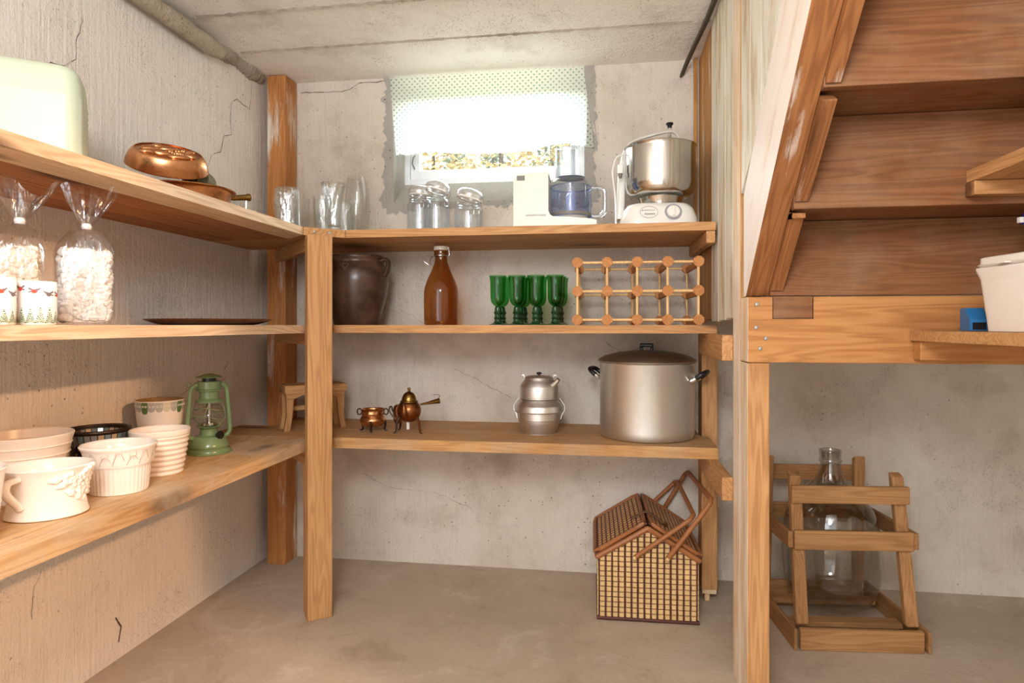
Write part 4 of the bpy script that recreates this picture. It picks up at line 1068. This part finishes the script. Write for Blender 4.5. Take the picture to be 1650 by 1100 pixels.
m.tube(spline([(-.028, 0, .263), (-.036, -.01, .256), (-.040, -.014, .240), (-.036, -.014, .232), (-.05, -.016, .236), (-.062, -.018, .242), (-.066, -.018, .247), (-.060, -.018, .240), (-.045, -.016, .229)]), .0014, 6)
m.build('wire_bail', CHROME, Bt)
# green goblets
def goblet(loc, label):
    g = thing('wine_goblet', label, 'goblet', loc, 0, 'green goblets on the middle shelf')
    m = M(); m.lathe(spline([(.006, .066), (.014, .070), (.0235, .082), (.0265, .10), (.0270, .13), (.0275, .152), (.0295, .168), (.0312, .175)], 4), 36); m.build('bowl', G_GREEN, g)
    m = M(); m.lathe(spline([(.0, .003), (.029, .001), (.030, .003), (.020, .006), (.013, .012), (.0115, .018), (.012, .022), (.0145, .025), (.0115, .028), (.011, .036), (.0122, .040), (.0150, .044), (.0120, .048), (.0105, .058), (.009, .065), (0, .068)], 3), 30, fn=lambda r, z, a: r * (1 + (.05 * cos(8 * a) if .009 < r < .016 else 0))); m.build('stem', G_GREEND, g)
    return g
g0 = None
xs = [-.372, -.304, -.236, -.168]
desc = ['leftmost', 'second', 'third', 'rightmost']
for c, x in enumerate(xs):
    for r_ in range((2, 3, 2, 3)[c]):
        loc = (x + .004 * ((c * 3 + r_) % 3 - 1), 2.20 + .070 * r_, ZM)
        lab = '%s green glass goblet of the front row of four' % desc[c] if r_ == 0 else ('green goblet directly behind the %s front-row goblet' % desc[c] if r_ == 1 else 'green goblet third back in the %s column' % desc[c])
        if g0 is None: g0 = goblet(loc, lab)
        else: dup(g0, loc, lab)
# wooden bottle rack
RK = thing('bottle_rack', 'wooden bottle rack of dowels and octagonal nodes, on the middle shelf', 'rack', (-.092, 2.128, ZM), .015)
sp_ = .0995; rs = .0965; dq = .265; nr = .0172
for j in range(3):
    for i in range(5):
        x = i * sp_; z = nr + .0003 + j * rs
        m = M(); m.prism([(x + nr / cos(PI / 8) * cos(PI / 8 + k * PI / 4), z + nr / cos(PI / 8) * sin(PI / 8 + k * PI / 4)) for k in range(8)], 0, .019, 'y'); m.build('front_node', W['node'], RK, bev=.001)
        m = M(); m.prism([(x + nr / cos(PI / 8) * cos(PI / 8 + k * PI / 4), z + nr / cos(PI / 8) * sin(PI / 8 + k * PI / 4)) for k in range(8)], dq, dq + .019, 'y'); m.build('back_node', W['node'], RK, bev=.001)
for y in (.0095, dq + .0095):
    for j in range(3):
        m = M()
        for i in range(4): m.tube([(i * sp_ + nr - .002, y, nr + j * rs), ((i + 1) * sp_ - nr + .002, y, nr + j * rs)], .0046, 10)
        m.build('rail_dowel', W['dowel'], RK)
    for i in range(5):
        m = M()
        for j in range(2): m.tube([(i * sp_, y, nr * 2 + j * rs - .002), (i * sp_, y, (j + 1) * rs + .002)], .0046, 10)
        m.build('upright_dowel', W['dowel'], RK)
for j in range(3):
    for i in range(5):
        m = M(); m.box(i * sp_ - .005, i * sp_ + .005, .019, dq, nr + j * rs - .0165, nr + j * rs + .002)
        m.build('cross_slat', W['node'], RK)

# ------------------------------------------------------------------ top shelf: glasses, jars, machines
ZT = 1.3373
def tumbler(name, label, cat, loc, prof, mat=G_CLEAR, t=.0025, fn=None, n=40, part='glass_wall'):
    g = thing(name, label, cat, loc)
    m = M(); m.lathe(vessel(prof, t), n, fn=fn); m.build(part, mat, g)
    return g
cut = lambda amp, k: (lambda r, z, a: r * (1 + amp * cos(k * a + z * 60 * (1 if int(z * 60) % 2 else -1))))
g = tumbler('glass_bowl', 'thin clear glass bowl left of the cut crystal vase', 'bowl', (-1.365, 2.245, ZT), spline([(.03, 0), (.034, .003), (.044, .06), (.048, .125), (.049, .142)], 4))
m = M(); m.tube(spline([(.048, -.01, .135), (.064, -.012, .128), (.068, -.012, .10), (.060, -.012, .07), (.046, -.01, .06)]), .004, 8); m.build('handle', G_CLEAR, g)
tumbler('crystal_vase', 'thick barrel-shaped cut crystal vase in front of the corner post', 'vase', (-1.178, 2.205, ZT), spline([(.036, 0), (.040, .004), (.0415, .07), (.044, .12), (.0455, .15), (.043, .168), (.039, .173)], 4), G_CUT, .006, cut(.03, 12), 72)
tumbler('drinking_glass', 'tall clear tumbler just right of the barrel-shaped crystal vase', 'glass', (-1.185, 2.315, ZT), spline([(.032, 0), (.034, .003), (.037, .1), (.039, .158)], 4))
tumbler('drinking_glass', 'cut glass tumbler behind the flared vase, left one', 'glass', (-1.105, 2.36, ZT), spline([(.032, 0), (.035, .004), (.040, .10), (.043, .168)], 4), glass('fine_cut_glass', (.94, .96, .96, 1), ior=1.5, rough=.05, bump=((70, 70, 9), 1.0, .8), extra=.02), .003, None, 60)
tumbler('drinking_glass', 'cut glass tumbler half hidden by the flared vase, right one', 'glass', (-1.012, 2.345, ZT), spline([(.032, 0), (.035, .004), (.040, .09), (.042, .145)], 4), bpy.data.materials['fine_cut_glass'], .003, None, 60)
g = tumbler('flared_vase', 'flared cut crystal vase on a round foot', 'vase', (-.985, 2.185, ZT), spline([(.020, .022), (.024, .027), (.026, .06), (.030, .10), (.036, .145), (.042, .172), (.046, .180)], 4), G_CUT, .004, cut(.03, 10), 72)
m = M(); m.lathe(spline([(0, 0), (.032, .0), (.034, .004), (.028, .010), (.020, .014), (.019, .022), (0, .024)], 3), 36, fn=lambda r, z, a: r * (1 + .05 * cos(12 * a))); m.build('foot', G_CUT, g)
tumbler('tall_glass', 'tall slender clear glass rising behind the flared crystal vase', 'glass', (-1.01, 2.46, ZT), spline([(.030, .0), (.034, .004), (.044, .09), (.0475, .16), (.044, .22), (.037, .262), (.035, .268)], 4), glass('thin_bright_glass', (.955, .96, .955, 1), ior=1.6, rough=.05))
# clip-top jars
def jar(loc, label, r, h, tilt, rz, lidup):
    j = thing('clip_top_jar', label, 'jar', loc, rz, 'clip-top glass jars on the top shelf')
    m = M(); m.lathe(vessel(spline([(r * .9, 0), (r * .98, .004), (r, .014)], 3) + [(r, h - .035)] + spline([(r, h - .034), (r * .97, h - .024), (r * .84, h - .012), (r * .80, h - .006), (r * .80, h - .002), (r * .84, h)], 3), .004), 44); m.build('jar_body', G_JAR, j)
    lid = bpy.data.objects.new('lid', None); COL.objects.link(lid); lid.parent = j
    lid.location = (r * .82, 0, h + .006); lid.rotation_euler = (0, tilt, 0)
    m = M(); m.lathe(spline([(0, .004), (r * .70, .004), (r * .76, .001), (r * .90, .003), (r * .92, .010), (r * .90, .020), (r * .74, .032), (r * .5, .036), (0, .037)], 4), 44, (-r * .82, 0, 0)); m.build('lid_glass', WGL, lid)
    m = M(); m.tube([(-r * .82 + r * .84 * cos(i * PI / 20), r * .84 * sin(i * PI / 20), .0015) for i in range(40)], .0032, 6, closed=True); m.build('rubber_seal', WENA, lid)
    m = M(); m.tube([(r * .83 * cos(i * PI / 20), r * .83 * sin(i * PI / 20), h - .009) for i in range(40)], .0013, 5, closed=True)
    a = -1.05
    for da in (-.22, .22):
        c = Vector((r * .86 * cos(a + da), r * .86 * sin(a + da), h - .008)); o_ = Vector((cos(a), sin(a), 0))
        m.tube(spline([c, c + o_ * .008 + Vector((0, 0, -.012)), c + o_ * .012 + Vector((0, 0, -.026)), c + o_ * .010 + Vector((0, 0, -.038))]), .0013, 5)
    c = Vector((r * .86 * cos(a), r * .86 * sin(a), h - .044)) + Vector((cos(a), sin(a), 0)) * .009; s_ = Vector((-sin(a), cos(a), 0))
    m.tube([c - s_ * .010, c, c + s_ * .010], .0014, 5)
    m.tube([(r * .84, -.016, h - .01), (r * .98, -.016, h + .004), (r * .95, -.012, h + .016), (r * .95, .012, h + .016), (r * .98, .016, h + .004), (r * .84, .016, h - .01)], .0013, 5)
    m.build('wire_clip', CHROME, j)
WGL = glass('milky_lid_glass', (.97, .98, .99, 1), ior=1.6, rough=.2, extra=.42)
jar((-.722, 2.40, ZT), 'tall clip-top glass jar at the left, partly behind the middle jar', .052, .164, .06, .2, 0)
jar((-.628, 2.30, ZT), 'middle clip-top glass jar with its lid tipped open', .051, .148, .26, .5, 1)
jar((-.510, 2.33, ZT), 'short clip-top glass jar at the right with its lid tipped open', .056, .120, .26, .2, 1)
# food processor
FP = thing('food_processor', 'cream food processor with a smoky blue bowl and tall feed tube', 'food processor', (-.316, 2.17, ZT), .02)
m = M(); bx = [(.0, 0), (.288, 0), (.288, .024), (.262, .030), (.20, .036), (.138, .040), (.128, .046), (.122, .06), (.122, .186), (.012, .182), (.0, .172)]
m.prism(bx, 0, .17, 'y'); m.build('motor_base', WPL, FP, bev=.008)
m = M(); m.prism([(.003, .176), (.122, .1875), (.122, .196), (.03, .194), (.010, .188)], .01, .16, 'y'); m.build('tower_cap', WPL, FP, bev=.003)
m = M(); m.box(.012, .040, -.0012, .001, .166, .183); m.build('latch_slot', GPL, FP)
m = M(); c = (.197, .085, 0)
m.lathe(spline([(0, .052), (.068, .052), (.0725, .055), (.0725, .150), (.0735, .152)], 3), 48, c); m.build('bowl', G_BOWL, FP)
m = M(); m.lathe([(.0735, .049), (.0742, .056), (.0735, .060)], 48, c); m.lathe([(0, .040), (.055, .041), (.060, .049), (0, .0505)], 40, c, mi=1); m.build('bowl_base_ring', [GPL, WPL], FP)
m = M(); m.lathe([(0, .056), (.018, .056), (.018, .125), (.010, .135), (0, .136)], 24, c); m.build('drive_hub', plain('pale_blue_plastic', srgb(170, 180, 205), .35), FP)
m = M(); m.lathe(spline([(.0748, .150), (.0752, .156), (.068, .172), (.052, .186), (.040, .190), (0, .191)], 3), 48, c); m.build('bowl_lid', G_TUBE, FP)
m = M()
o2 = rbox(.038, .028, .02, 6); i2 = rbox(.035, .025, .018, 6)
cx0, cy0 = .180, .085
loft(m, [([(x + cx0, y + cy0) for x, y in o2], .186), ([(x * 1.0 + cx0, y + cy0) for x, y in o2], .292), ([(x * 1.06 + cx0, y * 1.06 + cy0) for x, y in o2], .298), ([(x + cx0, y + cy0) for x, y in i2], .298), ([(x + cx0, y + cy0) for x, y in i2], .186)], cap0=False)
m.build('feed_tube', G_TUBE, FP)
m = M(); m.tube(spline([(.268, .085, .150), (.296, .082, .150), (.312, .080, .144), (.317, .080, .130), (.317, .080, .075), (.311, .080, .060), (.296, .082, .050), (.266, .085, .052)], 6), .0075, 10, flat=1.5); m.build('handle', G_TUBE, FP)
m = M(); m.lathe([(.0, .187), (.052, .1875), (.0525, .189)], 30, c); m.build('lid_seal', plain('blue_grey_seal', srgb(120, 132, 160), .3), FP)
def text(body, size, name, mat, parent, loc, rot=(PI / 2, 0, 0), shear=0, ext=.0003, spacing=1.0, width=None):
    cu = bpy.data.curves.new(name, 'FONT'); cu.body = body; cu.size = size; cu.shear = shear; cu.extrude = ext; cu.space_character = spacing
    cu.align_x = 'CENTER'; cu.align_y = 'CENTER'
    ob = bpy.data.objects.new('tmp_text', cu); COL.objects.link(ob)
    dg = bpy.context.evaluated_depsgraph_get(); dg.update()
    me = bpy.data.meshes.new_from_object(ob.evaluated_get(dg)); me.name = name
    bpy.data.objects.remove(ob); bpy.data.curves.remove(cu)
    me.materials.clear(); me.materials.append(mat)
    o = bpy.data.objects.new(name, me); COL.objects.link(o); o.parent = parent; o.location = loc; o.rotation_euler = rot
    if width:
        xs_ = [v.co.x for v in me.vertices]; s_ = width / (max(xs_) - min(xs_))
        for v in me.vertices: v.co.x *= s_
    return o
text('KENWOOD CUISINE', .0085, 'brand_lettering', INK, FP, (.079, -.0006, .044), width=.070)
# stand mixer
MX = thing('stand_mixer', 'white and steel stand mixer with a large steel bowl', 'mixer', (.184, 2.31, ZT), .05)
m = M()
def sup(hx, hy, r): return rbox(hx, hy, r, 7)
loft(m, [(sup(.132, .115, .06), 0), (sup(.134, .117, .06), .012), (sup(.131, .114, .06), .035), (sup(.120, .105, .056), .066), (sup(.108, .095, .052), .082), (sup(.098, .086, .05), .086)], cap1=True)
m.build('motor_base', WENA, MX)
m = M(); m.lathe([(.062, .080), (.072, .086), (.078, .110), (.085, .124)], 60, (.012, -.005, 0)); m.build('bowl_collar', STEEL, MX)
m = M(); m.lathe(vessel(spline([(.060, .112), (.085, .1145), (.105, .122), (.117, .138), (.1225, .160)], 5) + [(.1235, .285), (.1245, .293), (.127, .296)], .002), 96, (.012, -.005, 0)); m.build('steel_bowl', STEEL, MX)
m = M(); loft(m, [([(x - .128, y + .05) for x, y in rbox(.016, .03, .010, 4)], .05), ([(x - .120, y + .05) for x, y in rbox(.015, .026, .010, 4)], .20), ([(x - .108, y + .05) for x, y in rbox(.014, .022, .010, 4)], .285), ([(x - .104, y + .05) for x, y in rbox(.012, .02, .009, 4)], .302)], cap1=True); m.build('support_column', WENA, MX)
m = M(); m.tube(spline([(-.106, .045, .298), (-.092, -.03, .312), (-.03, -.06, .326), (.03, -.06, .338), (.05, -.055, .338), (.064, -.05, .329), (.070, -.045, .312)]), .0055, 10); m.build('roller_arm', plain('cream_arm_plastic', srgb(212, 206, 192), .35), MX)
m = M(); m.tube(spline([(.062, .02, .32), (.078, .015, .33), (.092, .010, .328), (.098, .008, .310)]), .005, 8); m.build('scraper_arm', WPL, MX)
m = M(); m.tube([(.046, 0, .33), (.046, 0, .374)], .006, 12); m.build('adjuster_rod', plain('grey_rod', srgb(190, 184, 172), .35), MX)
m = M(); m.lathe([(0, .368), (.007, .368), (.0085, .378), (.013, .382), (.0125, .387), (0, .390)], 18, (.046, 0, 0)); m.build('adjuster_knob', BLK, MX)
m = M(); m.tube(spline([(-.118, -.01, .275), (-.145, -.016, .262), (-.158, -.022, .215), (-.155, -.03, .17), (-.150, -.034, .12), (-.148, -.034, .06), (-.147, -.034, .005)]), .0032, 8); m.build('power_cord', WENA, MX)
m = M(); m.box(-.140, -.122, -.030, -.008, .205, .236); m.tube([(-.131, -.019, .205), (-.131, -.022, .190)], [.009, .006], 10, mi=1); m.build('plug', [WENA, GPL], MX, bev=.003)
def face(x, z):                                                # point on the sloping front of the base
    f = (z - .035) / (.066 - .035); y = -(.114 + (.105 - .114) * f); return Vector((x, y - .0006, z))
til = math.atan2(.009, .031)
m = M()
c = face(.042, .050); q = Matrix.Rotation(PI / 2 - til, 3, 'X')
m.lathe([(0.0, .0015), (.0285, .0012), (.0290, 0)], 36, c, rot=q, mi=1); m.lathe([(0, .006), (.021, .006), (.0225, .001)], 36, c, rot=q)
m.build('dial', [WENA, plain('grey_dial_ring', srgb(150, 152, 158), .3)], MX)
m = M(); m.box(-.0045, .0045, -.018, .018, .005, .013, rot=q); 
for i in range(len(m.v)): m.v[i] = tuple(Vector(m.v[i]) + c)
m.build('dial_grip', WENA, MX, bev=.002)
m = M(); c = face(-.040, .050)
m.tube([c + q @ Vector((.030 * cos(i * PI / 24), .0215 * sin(i * PI / 24), .0006)) for i in range(48)], .0006, 5, closed=True); m.build('badge_outline', GPL, MX)
text('ELECTROLUX', .0062, 'small_lettering', GPL, MX, face(-.038, .0565), (PI / 2 - til, 0, 0), width=.036)
text('Assistent', .012, 'script_lettering', INK, MX, face(-.039, .0440), (PI / 2 - til, 0, 0), shear=.45, width=.038)
m = M(); m.lathe([(0, 0.001), (.0022, .001), (.0022, 0)], 10, face(-.0615, .0565), rot=q); m.build('logo_dot', GPL, MX)
m = M()
for i in range(26):
    if i in (2, 14): continue
    x = -.068 + i * .0046; m.box(x, x + .0026, -.1178, -.1160, .004, .010)
m.build('vent_slots', BLK, MX)
# pale green tub far left
GT = thing('green_tub', 'pale green ribbed plastic tub upside down on the top left shelf', 'tub', (-1.243, 1.176, ZT), math.atan2(.58, .815))
m = M(); hx, hy = .122, .072
loft(m, [(rbox(hx + .004, hy + .004, .03), 0), (rbox(hx + .004, hy + .004, .03), .008), (rbox(hx, hy, .03), .010)] + [(rbox(hx - .001 - .0016 * (i % 2), hy - .001 - .0016 * (i % 2), .03), .02 + i * .007) for i in range(20)] + [(rbox(hx - .004, hy - .004, .03), .178), (rbox(hx - .007, hy - .007, .03), .200), (rbox(hx - .015, hy - .015, .028), .213), (rbox(hx - .03, hy - .03, .02), .2195), (rbox(hx - .05, hy - .045, .012), .2205)], cap1=True)
m.build('tub_body', TUB, GT)
# copper pan, fish mould on top, small pewter cup
PN = thing('copper_pan', 'round copper pan with a hollow handle socket under the copper mould', 'pan', (-1.245, 1.735, ZT))
m = M(); m.lathe(vessel([(.090, 0), (.098, .003), (.106, .012), (.116, .045), (.119, .060), (.124, .066), (.131, .0675), (.132, .070)], .002), 72); m.build('pan_bowl', COP, PN)
m = M(); d = Vector((.55, .80, .18)).normalized(); q = Vector((0, 0, 1)).rotation_difference(d).to_matrix()
m.lathe([(.007, 0), (.0085, .02), (.0095, .060), (.012, .064), (.012, .071), (.0085, .072), (.0075, .03)], 18, Vector((.06, .108, .066)), rot=q); m.build('handle_socket', BRASS, PN)
CM = thing('copper_mould', 'oval copper jelly mould with fruit relief, tipped on the copper pan', 'mould', (-1.225, 1.62, ZT + .0715))
tl = Matrix.Rotation(.58, 3, Vector((.72, .69, 0)).normalized())
rzm = Matrix.Rotation(.72, 3, 'Z')
RM = tl @ rzm
m = M(); c = Vector((-.012, .012, .040))
m.lathe(spline([(.104, 0), (.107, .002), (.106, .008), (.100, .03), (.090, .045), (.086, .048), (.084, .049), (.080, .046), (.0, .046)], 3), 64, c, sx=1, sy=.72, rot=RM); m.build('mould_shell', COP, CM)
m = M()
for (x, y, sx_, sy_, a) in ((-.045, .012, .026, .013, .3), (-.02, -.012, .028, .013, -.1), (-.05, -.018, .022, .010, .2), (.0, .022, .026, .010, .1), (-.025, .034, .018, .009, .1), (.025, -.03, .030, .010, .1), (.05, -.012, .02, .009, -.5), (.055, .015, .018, .008, .6)):
    m.sphere(c + RM @ Vector((x, y, .047)), 1, 12, sx_, sy_, .008, rot=RM @ Matrix.Rotation(a, 3, 'Z'))
rr = random.Random(6)
for k in range(26): m.sphere(c + RM @ Vector((.022 + rr.uniform(-.02, .028), .006 + rr.uniform(-.018, .022), .048)), rr.uniform(.004, .006), 8)
m.build('fruit_relief', COP, CM)
PC = thing('pewter_cup', 'small tarnished metal cup lying on the copper pan, its mouth facing left', 'cup', (-1.285, 1.845, ZT + .0735))
d = Vector((.06, -1, .10)).normalized(); q = Vector((0, 0, 1)).rotation_difference(d).to_matrix()
m = M(); m.lathe(vessel(spline([(.030, 0), (.036, .004), (.040, .03), (.043, .058), (.0455, .062)], 3), .002), 40, Vector((0, .035, .043)), rot=q); m.build('cup_body', PEWT, PC)

# ------------------------------------------------------------------ outside the window
m = M(); m.box(-16, 12, YB + .9, 26, 1.30, 1.40)
g = struct(m.build('ground', plain('dry_grass', srgb(150, 140, 90), .9, nz=.3)))
LEAFS = {'g': plain('sun_paled_spruce', srgb(168, 180, 140), .8, nz=.4), 'y': plain('sun_paled_birch', srgb(240, 214, 150), .8, nz=.3)}  # foliage colours paled to stand in for sunlight on the trees
BARK = plain('tree_bark', srgb(110, 96, 84), .9)
def tree(name, label, x, y, h, w, kind, seed):
    t = thing(name, label, 'tree', (x, y, 1.40), 0, 'trees outside the window')
    m = M(); m.tube([(0, 0, 0), (.02, 0, h * .5), (0, 0, h * .97)], [.07, .05, .012], 7); m.build('trunk', BARK, t)
    m = M(); rr = random.Random(seed)
    for k in range(1100):
        f = rr.random() ** .8
        if kind == 'g': z = h * (.12 + .87 * f); r = w * (1 - f) * rr.uniform(.3, 1.0) * (.65 + .35 * ((f * 9) % 1)) + .02
        else: z = h * (.25 + .72 * f); r = w * math.sqrt(max(0, 1 - (2 * f - 1) ** 2)) * rr.uniform(.4, 1)
        a = rr.random() * 2 * PI; p = Vector((r * cos(a), r * sin(a), z - (r * .25 if kind == 'g' else 0)))
        s = rr.uniform(.03, .075); u = Vector((rr.uniform(-1, 1), rr.uniform(-1, 1), rr.uniform(-.6, .6))).normalized() * s; v = u.orthogonal().normalized() * s * .6
        m.add([p - u, p + v, p + u, p - v], [(0, 1, 2, 3)])
    m.build('foliage', LEAFS[kind], t)
for i, (x, y, h, w, k, lab) in enumerate(((-2.62, 9.4, 2.7, .7, 'y', 'leftmost autumn-yellow birch'), (-2.95, 12.2, 4.6, .75, 'g', 'leftmost spruce'), (-1.95, 10.9, 4.3, .65, 'g', 'second spruce from the left'), (-1.45, 8.7, 2.6, .7, 'y', 'middle autumn-yellow birch'), (-1.05, 12.4, 4.9, .8, 'g', 'third spruce from the left'), (-.55, 10.6, 4.4, .7, 'g', 'rightmost spruce'), (-.30, 8.6, 2.8, .6, 'y', 'rightmost autumn-yellow birch'))):
    tree('spruce_tree' if k == 'g' else 'birch_tree', lab + ' seen through the window below the curtain', x, y, h, w, k, i)

# ------------------------------------------------------------------ light
w = bpy.data.worlds.new('World'); SC.world = w; w.use_nodes = True
bg = w.node_tree.nodes['Background']; bg.inputs[0].default_value = (.90, .95, 1.0, 1); bg.inputs[1].default_value = 1.35
def area(name, loc, target, sx, sy, power, col, portal=False):
    l = bpy.data.lights.new(name, 'AREA'); l.shape = 'RECTANGLE'; l.size = sx; l.size_y = sy; l.energy = power; l.color = col
    o = bpy.data.objects.new(name, l); COL.objects.link(o); o.location = loc
    o.rotation_euler = (Vector(target) - Vector(loc)).to_track_quat('-Z', 'Y').to_euler()
    return o
area('sky_glow', (-.9, 5.0, 2.95), (-.45, 2.5, 1.80), 3.0, 1.2, 540, (.93, .97, 1.0))
l = bpy.data.lights.new('rear_fill_light', 'POINT'); l.energy = 56; l.color = (.94, .965, 1.0); l.shadow_soft_size = .22  # unseen fill light added behind the camera to lift ceiling and upper walls
o = bpy.data.objects.new('rear_fill_light', l); COL.objects.link(o); o.location = (-.15, -.35, 1.72)
area('left_fill_light', (-1.0, -1.1, 1.45), (.5, 2.0, 1.35), .9, 1.7, 8, (.97, .98, 1.0))  # added fill from behind left, brightens stringer and planks; no doorway there
l = bpy.data.lights.new('work_lamp', 'SPOT'); l.energy = 116; l.color = (1.0, .53, .26); l.spot_size = math.radians(53); l.spot_blend = .22; l.shadow_soft_size = .035
o = bpy.data.objects.new('work_lamp', l); COL.objects.link(o); o.location = (1.70, .42, 1.89)
o.rotation_euler = (Vector((-1.443, .42, .10)) - o.location).to_track_quat('-Z', 'Y').to_euler()

# ------------------------------------------------------------------ camera and render look
cam = bpy.data.cameras.new('camera'); co = bpy.data.objects.new('camera', cam); COL.objects.link(co)
co.location = (0, 0, 1.0); co.rotation_euler = (PI / 2, 0, .1468)
cam.sensor_width = 36; cam.lens = 1012.1 / 1650 * 36; cam.shift_y = -(550 - 523.6) / 1650; cam.clip_start = .02
SC.camera = co
SC.view_settings.view_transform = 'Standard'; SC.view_settings.look = 'None'; SC.view_settings.gamma = 1; SC.view_settings.use_curve_mapping = False
SC.view_settings.exposure = 0.74
cy = SC.cycles
cy.use_denoising = True; cy.max_bounces = 10; cy.diffuse_bounces = 6; cy.transparent_max_bounces = 24; cy.caustics_reflective = False; cy.caustics_refractive = False
cy.sample_clamp_indirect = 6
